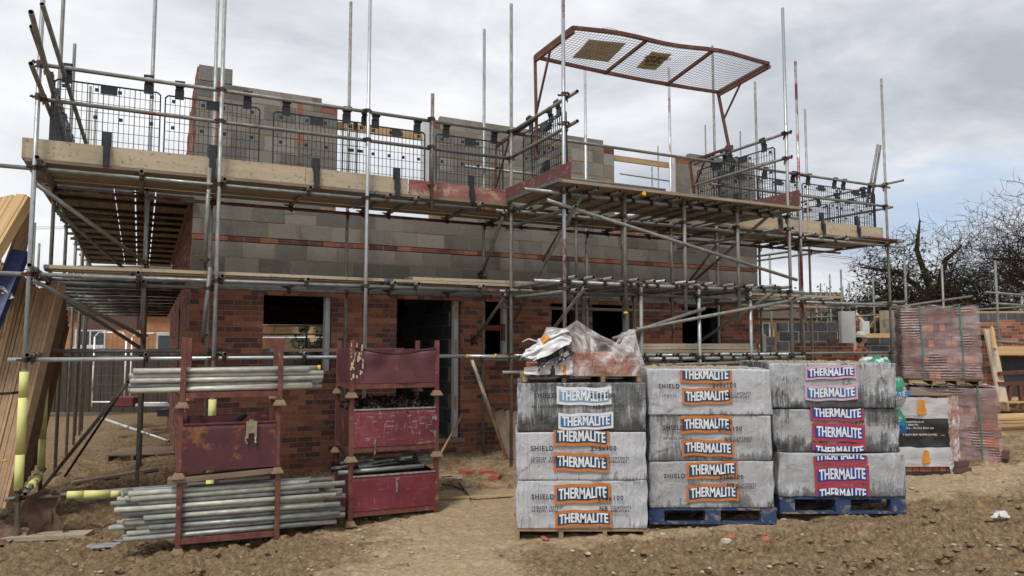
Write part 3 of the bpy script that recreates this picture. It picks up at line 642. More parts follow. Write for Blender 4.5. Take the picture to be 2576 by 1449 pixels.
for k in range(5):
    v=.16+k*.236+(.03 if k==4 else 0); x=-.1+R.random()*.0
    while x<14.0:
        L=min(3.9,14.15-x); 
        if L<.5: break
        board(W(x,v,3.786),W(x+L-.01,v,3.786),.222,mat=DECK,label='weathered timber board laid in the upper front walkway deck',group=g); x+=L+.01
g='boards of the left return walkway'
for k,u_ in enumerate((.13,.362,.594,.838,1.085,1.33,1.562)):
    x=1.47
    while x<9.4:
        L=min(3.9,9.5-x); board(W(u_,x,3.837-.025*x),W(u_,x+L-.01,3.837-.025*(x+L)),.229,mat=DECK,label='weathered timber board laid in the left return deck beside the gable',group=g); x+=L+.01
g='boards left on the lower front lift'
for v,x0,x1 in ((.17,.12,4.0),(.42,.1,3.95),(.17,4.02,7.2),(.42,4.0,7.3),(.40,10.6,13.1)):
    board(W(x0,v,2.625+(.04 if x0>10 else 0)),W(x1,v,2.625+(.04 if x0>10 else 0)),.222,label='single timber board lying along the lower front lift',group=g)
board(W(4.3,.19,2.667),W(6.9,.16,2.667),.222,label='second board stacked on the lower front lift near the doorway')
board(PV(1780,762,.55)+Vector((0,0,.03)),PV(2105,768,.55)+Vector((0,0,.02)),.222,label='loose board on the lower lift running past the right corner')
board(PV(1850,770,.3),PV(2075,776,.3),.222,label='shorter loose board under the one past the right corner')
g='boards of the loading bay deck'
for k in range(12):
    u_=0; 
    v=VB-.10+k*0; 
for k in range(6):
    v=VB-.1+k*.24
    if k>6: break
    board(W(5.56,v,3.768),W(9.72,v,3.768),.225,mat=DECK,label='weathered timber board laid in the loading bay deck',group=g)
# toe boards (fixed on edge, faces to the viewer)
def toe(p,q,h=.225,th=.038,mat=None,label='',group=None):
    p=Vector(p);q=Vector(q); return board(p+Vector((0,0,h/2)),q+Vector((0,0,h/2)),h,th,mat,label,group,'toe_board',up=Vector((0,0,1)).cross(q-p).normalized(),bands=False)
toe(W(-.1,.08,3.826),W(2.9,.08,3.826),label='long pale toe board on edge at the left end of the upper walkway')
toe(W(2.905,.082,3.824),W(4.27,.085,3.82),label='short pale toe board between the second and third front posts')
toe(W(4.29,.08,3.815),W(5.75,.08,3.80),mat=BOARDP,label='pink stained toe board beside the loading bay')
toe(W(9.75,.08,3.83),W(11.9,.08,3.83),label='pale toe board just right of the loading bay')
toe(W(11.91,.08,3.83),W(14.0,.08,3.84),label='pale toe board at the right end of the upper walkway')
toe(W(-.1,1.2,3.83)-V*1.1,W(-.1,5.0,3.83),label='toe board on edge along the left return',mat=BOARD)
toe(W(5.76,-1.72,3.81),W(5.76,.02,3.81),mat=MAROONW,label='maroon toe board on the left edge of the loading bay')
toe(W(9.68,-1.74,3.83),W(9.68,.2,3.83),mat=MAROONW,label='maroon toe board on the right edge of the loading bay')
board(W(13.1,-.13,3.78),W(14.25,-.12,3.78),.15,.03,MAROONW,label='dark red batten laid flat below the right end toe board')
# stack of three boards on the base lift behind the block packs, and one pair at the window
for k in range(3): board(W(6.9+.02*k,VB+.25,1.68+.043*k),W(9.05+R.random()*.08,VB+.25,1.68+.043*k),.225,label=('lowest','middle','top')[k]+' board of the three stacked behind the block packs',group='boards stacked on the bay base lift')
board(W(2.55,.35,1.70),W(4.3,.35,1.70),.225,label='muddy board below the first window on the base lift',mat=DIRTYW)
# ================================================================ BRICK GUARDS
def guard(M,wd,ht,label,hooks=(.2,.8),strap=.5,lean=0.):
    """black mesh panel: local x along the rail, z up from the bottom edge, -y toward the outside"""
    t=thing('brick_guard',label,'brick guard',M)
    mb=MB(); r=.008
    for x in (0,wd): mb.box(x-r,-r,0.03,x+r,r,ht-.03)
    for z in (0,ht): mb.box(.03,-r,z-r,wd-.03,r,z+r)
    for (x,z,sx,sz) in ((0,0,1,1),(wd,0,-1,1),(0,ht,1,-1),(wd,ht,-1,-1)): mb.bar((x,0,z+sz*.03),(x+sx*.03,0,z),.016,.016)
    n=int(wd/.053)
    for i in range(1,n): x=wd*i/n; w_=.0045 if i%3==0 else .0028; mb.box(x-w_,-.003,r,x+w_,.003,ht-r)
    k=int(ht/.098)
    for i in range(1,k): z=ht*i/k; mb.box(r,-.0025,z-.0028,wd-r,.0025,z+.0028)
    for (x,z) in ((.09,ht-.06),(.33*wd+.06,ht-.06),(.66*wd-.06,ht-.06),(wd-.09,ht-.06),(.09,ht-.38),(.38*wd,ht-.38),(.62*wd,ht-.38),(wd-.09,ht-.38)):
        mb.box(x-.02,-.012,z-.022,x+.02,.008,z+.015)
    mb.box(wd*.42,-.009,ht-.10,wd*.58,.006,ht-.01)
    link('mesh_panel',mb.mesh('mesh_panel',[PLAST]),t,M)
    for h in hooks:
        mb=MB(); x=h*wd
        mb.box(x-.05,-.014,ht-.03,x+.05,.006,ht+.085); mb.box(x-.045,-.03,ht+.08,x+.045,-.008,ht+.15)
        mb.bar((x-.055,-.05,ht+.165),(x+.055,-.05,ht+.17),.012,.03); mb.box(x-.055,-.06,ht+.12,x-.04,-.01,ht+.172); mb.box(x+.04,-.06,ht+.12,x+.055,-.01,ht+.172)
        link('rail_hook',mb.mesh('rail_hook',[PLAST]),t,M)
    if strap is not None:
        mb=MB(); x=strap*wd; mb.box(x-.047,-.046,.15,x+.047,-.008,.31); mb.box(x-.036,-.062,-.0,x+.036,-.046,.24); mb.box(x-.034,-.094,-.10,x+.034,-.076,.10); mb.box(x-.036,-.09,.06,x+.036,-.05,.10)
        mb.box(x-.018,-.1,-.08,x+.018,-.094,.06)
        link('toe_strap',mb.mesh('toe_strap',[PLAST]),t,M)
    return t
def gfr(u_,v,z,d): return frame_at(W(u_,v,z),d)
GL=['black mesh brick guard nearest the left corner post','black mesh brick guard just left of and behind the second front post','black mesh brick guard right of the second front post','narrow-gapped black mesh brick guard behind the third front post','black mesh brick guard between the third front post and short post','black mesh brick guard left of the loading bay']
for (a,b,l,zz) in ((.14,1.21,0,4.76),(1.26,2.33,1,4.75),(2.5,3.57,2,4.73),(3.38,3.72,3,4.74),(3.70,4.52,4,4.72),(4.69,5.73,5,4.73)):
    guard(frame_at(W(a,.115+.012*(l%2),zz-.86),U+Vector((0,0,R.uniform(-.006,.006)))),b-a,.86,GL[l],(.14,.86) if l!=0 else (.11,.88),.5 if l!=3 else None)
for i,v in enumerate((.25,1.35,2.45)): guard(gfr(.1,v+1.05,3.9,-V),1.05,.86,'black mesh brick guard on the left return, '+('closest to the corner post','second from the corner post','third from the corner post')[i],(.2,.8),None)
guard(gfr(5.90,-.2,3.93,-V),1.18,.88,'black mesh brick guard on the left side of the loading bay',(.2,.85),.55)
guard(frame_at(W(5.97,-.35,3.95),-V+Vector((0,0,.05))),.95,.84,'second black mesh guard doubled behind the loading bay left guard',(.6,),.5)
guard(gfr(9.72,.1,3.93,-V),1.35,.9,'black mesh brick guard on the right side of the loading bay',(.3,.85),.4)
guard(frame_at(W(9.78,.55,3.95),-V+Vector((0,0,.03))),1.0,.9,'second black mesh guard doubled behind the bay right guard',(.4,.7),.6)
guard(frame_at(W(9.85,.115,3.9),U),1.0,.86,'black mesh brick guard on the front rail just right of the bay',(.3,),None)
for i,(a,b) in enumerate(((10.75,11.75),(11.85,12.85),(12.8,13.85))): guard(frame_at(W(a,.11+.01*i,3.92),U),b-a,.83,'black mesh brick guard on the right end of the walkway, '+('left','middle','right')[i]+' one of three',(.15,.85),.45)
for i,v in enumerate((1.3,2.4)): guard(gfr(13.98,v,3.92,-V),1.05,.84,('nearer','farther')[i]+' black mesh brick guard across the right end rails',(.2,.8),None)
# ================================================================ RAISED LOADING BAY GATE
def wp(a): return Vector(a)
gate=thing('loading_gate','rusty red up-and-over mesh gate swung overhead above the loading bay','gate',W(5.87,-.6,4.9))
bl=PV(1346,143,-.6); fl=PV(1441,70,-1.45); frr=PV(1934,160,-1.25); brr=PV(1806,232,-.1)
def bent(a,b,amp,n=14):
    pts=[]
    for i in range(n+1):
        t=i/n; p=a.lerp(b,t); p.z+=amp(t); pts.append(p)
    return pts
wav=lambda t:.05*math.sin(t*math.pi)*1.0+.035*math.sin(t*9.5+.4)*math.sin(t*math.pi)
wav2=lambda t:-.035*math.sin(t*math.pi)
top=bent(fl,frr,wav); bot=bent(bl,brr,wav2)
def poly_bar(mb,pts,w,h):
    for a,b in zip(pts[:-1],pts[1:]): mb.bar(a,b+(b-a).normalized()*.004,w,h)
for nm,pts in (('top_rail',top),('bottom_rail',bot)):
    mb=MB(); poly_bar(mb,pts,.035,.05); mb.build(nm,[RUSTF],gate)
for nm,a,b in (('side_rail',bl,fl),('side_rail',brr,frr)):
    mb=MB(); mb.bar(a,b,.035,.05); d=Vector((0,0,-.055)); mb.bar(a+d,b+d+(b-a)*.02,.04,.045); mb.build(nm,[RUSTF],gate)
def gp(s,t):   # s across, t from bottom (0) to top (1)
    i=s*14; k=min(int(i),13); f=i-k; A=bot[k].lerp(bot[k+1],f); B=top[k].lerp(top[k+1],f); p=A.lerp(B,t)
    p.z-=.035*math.sin(math.pi*s*3)**2*math.sin(math.pi*t); return p
for s in (.335,.675):
    mb=MB(); mb.bar(gp(s,0)-Vector((0,0,.02)),gp(s,1)-Vector((0,0,.02)),.04,.04); mb.build('cross_bar',[RUSTF],gate)
mb=MB(); WIRE=simple('galvanised_wire',(.22,.22,.22),.5,.4,bmp=0)
for i in range(68):
    s=(i+.5)/68; pts=[gp(s,t/6) for t in range(7)]; poly_bar(mb,pts,.0038,.0038)
for k in range(1,18):
    t=k/18; pts=[gp(s/28,t) for s in range(29)]; poly_bar(mb,pts,.0038,.0038)
for i in range(8):                                            # torn corner of mesh standing proud of the top rail
    a=gp(.09+.02*i,1); poly_bar(mb,[a,a+Vector((.01,.02,.05*math.sin(math.pi*i/7))),a+Vector((.02,.05,.07*math.sin(math.pi*i/7)))],.0035,.0035)
for z in (.03,.06): poly_bar(mb,[gp(.09+.02*i,1)+Vector((.01,.02,z*math.sin(math.pi*i/7))) for i in range(8)],.0035,.0035)
mb.build('wire_mesh',[WIRE],gate)
p=gp(.97,.0); 
for (a,b,c,d) in ((bl,PV(1354,283,-.6),PV(1380,95,-1.05),PV(1362,222,-.6)),):
    low=Vector((a.x,a.y,4.6)); low=W(5.9,-.6,4.35)
    mb=MB(); mb.bar(a,low,.045,.04); mb.build('gate_post',[RUSTF],gate)
    mb=MB(); mb.bar(a.lerp(fl,.42)-Vector((0,0,.07)),a.lerp(low,.56),.025,.025); mb.build('gate_strut',[RUSTF],gate)
    mb=MB(); mb.bar(W(5.9,-.6,4.93),W(5.92,.75,4.86),.04,.04); mb.bar(W(5.92,.75,4.86),W(5.92,.8,3.83),.04,.04); mb.bar(W(5.92,.3,4.86),W(5.92,.78,4.2),.025,.025); mb.build('pivot_frame',[RUSTF],gate)
low=PV(1834,372,-.25)
mb=MB(); mb.bar(brr,low,.045,.04); mb.build('gate_post',[RUSTF],gate)
mb=MB(); mb.bar(PV(1864,208,-.5),brr.lerp(low,.5),.025,.025); mb.build('gate_strut',[RUSTF],gate)
mb=MB(); k1=PV(1735,407,.62); k2=PV(1746,487,.62); mb.bar(low,k1,.04,.04); mb.bar(k1,k2,.045,.045); mb.bar(k1.lerp(low,.45),k2.lerp(k1,.15),.025,.025); mb.build('pivot_frame',[RUSTF],gate)
mb=MB(); mb.box(low.x-.06,low.y-.05,low.z-.05,low.x+.06,low.y+.05,low.z+.04); mb.build('pivot_bracket',[RUSTF],gate,bevel=.01)
PLY=simple('weathered_sign_board',(.8,.72,.6),.8,0,(.62,.55,.44),8,bmp=.2); SIGNC=simple('yellowed_sign',(.75,.66,.4),.6,0,(.62,.54,.3),6,bmp=.1)
BLK=simple('black_print',(.02,.02,.025),.6,bmp=0)
def patch(name,s0,s1,t0,t1,m,off=-.012):
    mb=MB(); q=[gp(s0+.02,t0),gp(s1,t0+.05),gp(s1-.02,t1),gp(s0,t1-.04)]; q=[x+Vector((0,0,off)) for x in q]; mb.add([x for x in q]+[x+Vector((0,0,.006)) for x in q],[(3,2,1,0),(4,5,6,7),(0,1,5,4),(1,2,6,5),(2,3,7,6),(3,0,4,7)])
    return mb.build(name,[m],gate),q
patch('plywood_patch',.115,.30,.22,.80,PLY,.006)
sign,q=patch('gate_sign',.415,.53,.30,.80,SIGNC,.004)
def text_mesh(txt,size,mat,sx=1.,bold=0.,align='CENTER',cut=None,space=1.,ext=0.):
    cu=bpy.data.curves.new('t','FONT'); cu.body=txt; cu.size=size; cu.align_x=align; cu.align_y='CENTER'; cu.offset=bold; cu.space_character=space; cu.resolution_u=2; cu.extrude=ext
    ob=bpy.data.objects.new('t',cu); me=ob.to_mesh(); bm=bmesh.new(); bm.from_mesh(me); ob.to_mesh_clear(); bpy.data.objects.remove(ob)
    bmesh.ops.scale(bm,vec=(sx,1,1),verts=bm.verts)
    if cut:
        for (co,no) in cut: bmesh.ops.bisect_plane(bm,geom=bm.verts[:]+bm.edges[:]+bm.faces[:],plane_co=co,plane_no=no,clear_outer=True)
    me=bpy.data.meshes.new('lettering'); bm.to_mesh(me); bm.free(); me.materials.append(mat); return me
def put_text(parent,txt,M,size,mat,name='lettering',**k):
    o=link(name,text_mesh(txt,size,mat,**k),parent,M); return o
# sign letters, upside down as the gate hangs; read from beneath
c=(q[0]+q[1]+q[2]+q[3])/4; ex=(q[1]-q[0]).normalized(); ey=(q[3]-q[0]).normalized(); n_=ex.cross(ey).normalized()
if n_.z>0: n_=-n_
X_=-(ex) ; Y_=n_.cross(X_).normalized()
def mf(p,x,y,z): return Matrix(((x.x,y.x,z.x,p.x),(x.y,y.y,z.y,p.y),(x.z,y.z,z.z,p.z),(0,0,0,1)))
for t_,o_,s_ in (('PLEASE',.0,.115),('CLOSE GATE',.105,.10),('After loading bay is clear',-.1,.03),):
    put_text(sign,t_,mf(c+n_*.008-Y_*o_*1.0,X_,Y_,n_),s_,BLK,bold=.003,sx=.8)
# ================================================================ PACKS OF BLOCKS
def film_mat(name,c1,c2,st,amt,rough=.26):
    m,nt,b=newmat(name); vec,oi=coords(nt); t=nt.nodes.new('ShaderNodeTexCoord')
    mp=nt.nodes.new('ShaderNodeMapping'); mp.inputs['Scale'].default_value=(11,11,1.1); nt.links.new(vec,mp.inputs[0])
    ns=noise(nt,mp.outputs[0],2.0,6,.7,.15); n=noise(nt,vec,1.7,4,.55,.3); n4=noise(nt,vec,5,6,.7); n8=noise(nt,vec,45,3,.6)
    base=ramp(nt,[(.3,c2),(.68,c1)],n4)
    sx=nt.nodes.new('ShaderNodeSeparateXYZ'); nt.links.new(t.outputs['Object'],sx.inputs[0])
    low=ramp(nt,[(0.,.17),(.10,.07),(.2,.0),(.36,.0),(.44,.05)],sx.outputs[2])
    f=math_(nt,'ADD',math_(nt,'ADD',math_(nt,'MULTIPLY',ns,.42),math_(nt,'MULTIPLY',n,.58)),low)
    f=math_(nt,'ADD',f,math_(nt,'MULTIPLY',math_(nt,'SUBTRACT',n8,.5),.10))
    base=mixc(nt,ramp(nt,[(amt,0.),(amt+.03,.6),(amt+.12,.93)],f),base,st)
    fr=math_(nt,'FRACT',math_(nt,'DIVIDE',sx.outputs[0],.1)); ln=ramp(nt,[(0.,1.),(.04,0.),(.96,0.),(1.,1.)],fr); ln=math_(nt,'MULTIPLY',ln,ramp(nt,[(.45,.0),(.6,1.)],noise(nt,vec,2.3,3,.5)))
    base=mixc(nt,math_(nt,'MULTIPLY',ln,.3),base,(.12,.12,.13))
    # pale crease highlights in the film, fanning near the ends of the pack
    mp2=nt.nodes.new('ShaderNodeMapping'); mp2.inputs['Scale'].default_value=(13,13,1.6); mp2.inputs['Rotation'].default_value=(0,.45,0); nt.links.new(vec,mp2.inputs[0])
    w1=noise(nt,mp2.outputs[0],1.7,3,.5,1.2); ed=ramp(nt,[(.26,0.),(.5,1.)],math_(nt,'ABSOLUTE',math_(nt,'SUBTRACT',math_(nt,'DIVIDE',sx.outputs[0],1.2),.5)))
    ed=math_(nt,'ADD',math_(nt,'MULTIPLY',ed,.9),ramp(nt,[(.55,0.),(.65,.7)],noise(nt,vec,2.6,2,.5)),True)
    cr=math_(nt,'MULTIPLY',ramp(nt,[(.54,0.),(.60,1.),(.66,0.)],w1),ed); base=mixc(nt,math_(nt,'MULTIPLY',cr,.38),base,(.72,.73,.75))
    nt.links.new(base,b.inputs['Base Color']); b.inputs['Roughness'].default_value=rough; b.inputs['Specular IOR Level'].default_value=.55
    w2=noise(nt,vec,11,3,.5,1.2)
    bump(nt,b,math_(nt,'ADD',math_(nt,'MULTIPLY',math_(nt,'MULTIPLY',w1,ed),1.),math_(nt,'MULTIPLY',w2,.25)),.7,.05); return m
FILMA=film_mat('grey_shrink_wrap',(.54,.555,.585),(.43,.44,.465),(.13,.135,.14),.60)
FILMB=film_mat('stained_shrink_wrap',(.44,.45,.465),(.30,.31,.32),(.04,.043,.045),.495)
FILMC=film_mat('dull_shrink_wrap',(.46,.47,.485),(.34,.35,.365),(.09,.093,.095),.56)
def printm(name,c,r=.35,c2=None): return simple(name,c,r,0,c2 or tuple(x*.85 for x in c),14,bmp=.25,bscale=30,c3=(.42,.42,.43),s3=10,lo3=.66,hi3=.72)
PO=printm('orange_print',(.60,.20,.045)); PR=printm('red_print',(.46,.05,.07)); PB=printm('navy_print',(.012,.075,.17)); PB2=printm('royal_blue_print',(.02,.07,.34)); PF=printm('faded_blue_print',(.19,.40,.60)); PBW=printm('mid_blue_print',(.035,.16,.40))
PW=printm('white_print',(.86,.86,.86)); PWB=printm('white_border_print',(.78,.78,.80)); PPK=printm('pink_border_print',(.66,.42,.50)); PPO=printm('pale_orange_print',(.72,.36,.2))
DOT=simple('inkjet_print',(.03,.03,.035),.6,bmp=0)
def rim(w,h,d,wob,nx=30,nz=10,seed=0):
    """wrapped pack: front/side skins with soft, puckered edges"""
    rr=random.Random(seed); bm=bmesh.new(); bmesh.ops.create_cube(bm,size=1)
    bmesh.ops.scale(bm,vec=(w,d,h),verts=bm.verts); bmesh.ops.translate(bm,vec=(w/2,d/2,h/2),verts=bm.verts)
    bmesh.ops.bevel(bm,geom=bm.edges[:],offset=.014,segments=3,profile=.6,affect='EDGES')
    bmesh.ops.subdivide_edges(bm,edges=[e for e in bm.edges if e.calc_length()>.2],cuts=24,use_grid_fill=True)
    ox=rr.random()*50
    for v in bm.verts:
        x,y,z=v.co; a=vn(np.array([x*7+ox]),np.array([z*9+y*5]))[0]-.5; b=vn(np.array([x*2.2+ox+9]),np.array([z*3+y*2]))[0]-.5
        e=min(x,w-x)/w; amp=wob*(1+1.2*max(0,.2-e)/.2)
        if y<d*.5: v.co.y=max(-.011,v.co.y+a*amp*.9+b*amp*.6)+.001
        if min(x,w-x)<.1: v.co.x+=(a+b)*amp*.9
        if z>h*.8: v.co.z+=(a*.5+b)*amp*.7
    return bm
def warp(x,z,k=0): return .006*math.sin(x*9+k)+.005*math.sin(x*23+z*5+k)
def pack_label(par,M0,xc,zc,w_,h_,bm_,fm,lm,cut0=0.,cut1=1.,k=0,yoff=-.0165,skew=0.,txt='THERMALITE'):
    """border sheet, inner panel and lettering; cut0..cut1 the visible part of the height, bottom to top"""
    z0=zc-h_/2; za=z0+h_*cut0; zb=z0+h_*cut1
    def sheet(mb,x0,x1,a,b,y):
        n=16
        for i in range(n):
            xa=x0+(x1-x0)*i/n; xb=x0+(x1-x0)*(i+1)/n; g=lambda x:warp(x,zc,k)+skew*(x-xc)
            mb.add([(xa,y,a+g(xa)),(xb,y,a+g(xb)),(xb,y,b+g(xb)),(xa,y,b+g(xa)),(xa,y+.004,a+g(xa)),(xb,y+.004,a+g(xb)),(xb,y+.004,b+g(xb)),(xa,y+.004,b+g(xa))],[(0,1,2,3),(3,2,6,7),(0,4,5,1)]+([(0,3,7,4)] if i==0 else [])+([(1,5,6,2)] if i==n-1 else []))
    mb=MB(); sheet(mb,xc-w_/2,xc+w_/2,za,zb,yoff); lab=link('label',mb.mesh('label',[bm_]),par,M0)
    b=h_*.17; ia=max(za,z0+b); ib=min(zb,z0+h_-b)
    if ib>ia:
        mb=MB(); sheet(mb,xc-w_/2+b*.8,xc+w_/2-b*.8,ia,ib,yoff-.003); link('label_panel',mb.mesh('label_panel',[fm]),lab,M0)
        cut=[((0,ib-zc-.002,0),(0,1,0)),((0,ia-zc+.002,0),(0,-1,0))]
        me=text_mesh(txt,h_*.70,lm,sx=.70*w_/.5*.19/h_,bold=.0022,cut=cut,space=1.06); m2=me.copy(); mk=MB(); n0=len(me.vertices)
        for dx in (-.0028,0,.0028): mk.add([(v.co.x+dx,v.co.y,dx*.1) for v in me.vertices],[tuple(p.vertices) for p in me.polygons])
        me=mk.mesh('lettering',[lm])
        co=[v.co.x for v in me.vertices]; 
        if co:
            s=(w_-2.6*b)/(max(co)-min(co)); c0=(max(co)+min(co))/2; 
            for v in me.vertices:
                x=(v.co.x-c0)*s; y=v.co.y*1.12; v.co=(x+xc,yoff-.0065+v.co.z*3,y+zc+warp(x+xc,zc,k)+skew*x)
            link('lettering',me,lab,M0)
def dotprint(par,M0,txt,x,z,size,yoff=-.0255,it=0.):
    me=text_mesh(txt,size,DOT,sx=.9,bold=.0016*size/.06,align='LEFT',space=1.25)
    for v in me.vertices: v.co=(x+v.co.x+it*v.co.y,yoff,z+v.co.y)
    link('inkjet_lettering',me,par,M0)
def pack(M0,w_,h_,d_,film,label,labs,dots=(),seed=0,wob=.012,group='shrink-wrapped packs of aircrete blocks'):
    t=thing('block_pack',label,'block pack',M0,group)
    bm=rim(w_,h_,d_,wob,seed=seed); me=bpy.data.meshes.new('wrapping'); bm.to_mesh(me); bm.free(); me.materials.append(film)
    for p in me.polygons: p.use_smooth=True
    link('wrapping',me,t,M0)
    for l in labs: pack_label(t,M0,*l[:7],**(l[7] if len(l)>7 else {}))
    for dd in dots: dotprint(t,M0,*dd)
    return t
def pallet(M0,w_,d_,h_,mat,label,group=None,seed=0,blocks=False):
    t=thing('pallet',label,'pallet',M0,group); rr=random.Random(seed)
    n=7; mb=MB()
    for i in range(n):
        y=d_*i/n; o=link('deck_board',MB().box(-.0+rr.uniform(-.012,.012),y+.008,h_-.022,w_+rr.uniform(-.012,.012),y+d_/n*.8,h_).mesh('deck_board',[mat]),t,M0)
    if not blocks:
        for x in (0,w_*.33,w_*.66,w_-.04): link('bearer',MB().box(x,.004,.0,x+.04,d_-.004,h_-.023).mesh('bearer',[mat]),t,M0)
    else:
        for x in (.0,w_/2-.07,w_-.145):
            for y in (.0,d_/2-.05,d_-.1): link('bearer',MB().box(x,y+.003,.018,x+.145,y+.1,h_-.023).mesh('bearer',[mat]),t,M0)
        for y in (.002,d_/2-.04,d_-.1): link('base_board',MB().box(.0,y,0,w_,y+.098,.017).mesh('base_board',[mat]),t,M0)
    return t
def st_frame(xl,yb,s,xr=None,yaw=0.):
    Y=F*math.cos(TH)/s*1.0; X=(xl-CX)/s; Y=F/s; Y=Y*1.0
    return X,Y
def ztoz(y,s): return 1.8-(y-865)/s
# left stack
stacks=[]
def mkM(X,Y,z,yaw): return Matrix.Translation((X,Y,z))@Matrix.Rotation(yaw,4,'Z')
# stack A
s=267; XA=(1301-CX)/s; YA=F/s
gA=ztoz(1348,s)
pallet(mkM(XA-.02,YA,gA,.0),1.225,1.05,.105,PALLETW,'unpainted pallet under the leftmost stack of block packs',seed=1)
zA=[gA+.107,gA+.107+.442,gA+.107+.442*2+.004]; zT=zA[2]+.45
lab=lambda xpx,ypx,s,X0,z0:( (xpx-CX)/s-X0, ztoz(ypx,s)-z0)
x1,z1=lab(1462,1233,s,XA,zA[0]); x2,z2=lab(1464,1297,s,XA,zA[0])
pack(mkM(XA,YA,zA[0],0),1.20,.44,1.05,FILMA,'bottom pack of the left stack, clean grey wrap with two orange bordered labels',[(x1,z1,.52,.175,PO,PB,PW,dict(k=1)),(x2,z2+.012,.52,.15,PO,PB,PW,dict(k=2))],
  [('SHIELD',.13,z1-.03,.062),('215x100',.74,z1-.04,.062),('15/02/24  577627',.13,z1-.125,.036),('05:02:43  AC03',.13,z1-.155,.034),('NB',.755,z1-.135,.058),('CONTENTS',.86,z1-.125,.034),('60BLOCKS',.86,z1-.155,.034)],seed=1)
x1,z1=lab(1461,1095,s,XA,zA[1]); x2,z2=lab(1461,1157,s,XA,zA[1])
pack(mkM(XA-.005,YA-.01,zA[1],.004),1.20,.44,1.05,FILMA,'middle pack of the left stack with SHIELD printed between two orange labels',[(x1,z1+.0,.52,.17,PO,PB,PW,dict(k=3,cut1=.85)),(x2,z2,.52,.165,PO,PB,PW,dict(k=4))],
  [('SHIELD',.13,z1-.105,.062),('215x100',.685,z1-.105,.062),('15/02/24  577627',.13,z1-.195,.036),('05:04:50  AC03',.13,z1-.222,.034),('NB',.755,z1-.20,.055),('CONTENTS',.85,z1-.195,.034),('60BLOCKS',.85,z1-.225,.034)],seed=2)
x1,z1=lab(1466,994,s,XA,zA[2]); x2,z2=lab(1470,1056,s,XA,zA[2])
pack(mkM(XA+.005,YA,zA[2],-.004),1.195,.45,1.05,FILMB,'top pack of the left stack, blackened wrap with two faded white bordered labels',[(x1,z1,.51,.165,PWB,PF,PW,dict(k=5)),(x2,z2,.51,.15,PWB,PBW,PW,dict(k=6))],
  [('SHIELD',.15,z1-.0,.062),('215x100',.67,z1-.0,.062),('08/11/22 507362',.13,z1-.10,.036),('NB',.7,z1-.105,.055),('CONTENTS',.80,z1-.095,.034)],seed=3,wob=.008)
# stack B
s=258; XB=(1629-CX)/s; YB=F/s; gB=ztoz(1308,s)
pallet(mkM(XB-.01,YB,gB,0),1.215,1.05,.15,BLUEP,'blue pallet under the middle stack of block packs',seed=2,blocks=True)
zB=[gB+.152,gB+.152+.44,gB+.152+.88]
x1,z1=lab(1783,1175,s,XB,zB[0]); x2,z2=lab(1783,1231,s,XB,zB[0])
pack(mkM(XB,YB,zB[0],0),1.19,.44,1.05,FILMC,'bottom pack of the middle stack, mud splashed along its lower edge',[(x1,z1+.0,.49,.165,PO,PB,PW,dict(k=7,cut1=.95)),(x2,z2,.50,.16,PO,PB,PW,dict(k=8))],[('SHIELD',.13,z1-.06,.06),('215x100',.66,z1-.07,.06),('506212',.36,z1-.13,.034),('NB',.73,z1-.15,.055),('CONTENTS',.82,z1-.14,.034),('60BLOCKS',.82,z1-.165,.034)],seed=4)
x1,z1=lab(1771,1065,s,XB,zB[1]); x2,z2=lab(1774,1123,s,XB,zB[1])
pack(mkM(XB,YB+.005,zB[1],.003),1.19,.44,1.05,FILMC,'middle pack of the middle stack with two orange labels set close together',[(x1,z1,.50,.165,PO,PB,PW,dict(k=9)),(x2,z2,.50,.155,PO,PB,PW,dict(k=10)),(x1,.425,.5,.15,PO,PB,PW,dict(k=11,cut0=.0,cut1=.28))],[('SHIELD',.13,z1-.03,.06),('215x100',.66,z1-.04,.06),('24/10/22  506212',.13,z1-.13,.034),('NB',.72,z1-.14,.055),('CONTENTS',.80,z1-.13,.034),('60BLOCKS',.80,z1-.155,.034)],seed=5)
x1,z1=lab(1774,940,s,XB,zB[2]); x2,z2=lab(1776,994,s,XB,zB[2])
pack(mkM(XB-.01,YB-.004,zB[2],-.003),1.2,.44,1.05,FILMA,'top pack of the middle stack, its upper orange label cut off by the edge',[(x1,z1-.005,.50,.16,PO,PB,PW,dict(k=12,cut1=.72)),(x2,z2,.48,.155,PO,PB,PW,dict(k=13))],[('SHIELD',.1,z2+.09,.06),('215x100',.62,z2+.1,.06),('17/07/22',.13,z2+.0,.036),('CONTENTS',.80,z2+.02,.034),('60BLOCKS',.80,z2-.01,.034),('NB',.72,z2+.0,.055)],seed=6)
# stack C
s=252; XC=(1942-CX)/s; YC=F/s; gC=ztoz(1283,s)
pallet(mkM(XC+.03,YC,gC,.0),1.235,1.05,.16,BLUEP,'blue pallet with muddy corners under the right stack of block packs',seed=3,blocks=True)
zC=[gC+.162,gC+.162+.43,gC+.162+.862]
x1,z1=lab(2103,1187,s,XC+.02,zC[0]); 
pack(mkM(XC+.02,YC,zC[0],0),1.25,.425,1.05,FILMC,'bottom pack of the right stack, wrap torn open at its right end',[(x1,z1,.535,.185,PR,PB2,PW,dict(k=14)),(x1,.03,.53,.17,PR,PB2,PW,dict(k=15,cut0=.42,cut1=1.)),(x1-.01,.405,.53,.16,PR,PB2,PW,dict(k=20,cut0=.0,cut1=.50))],seed=7,wob=.02)
x1,z1=lab(2100,1085,s,XC,zC[1])
pack(mkM(XC-.0,YC+.01,zC[1],.004),1.235,.43,1.05,FILMB,'middle pack of the right stack, dark crinkled wrap with red bordered labels',[(x1,z1,.52,.175,PR,PB2,PW,dict(k=16)),(x1-.01,.385,.53,.15,PR,PB2,PW,dict(k=17,cut1=.78)),(x1+.0,.02,.53,.14,PR,PB2,PW,dict(k=18,cut0=.45))],seed=8,wob=.02)
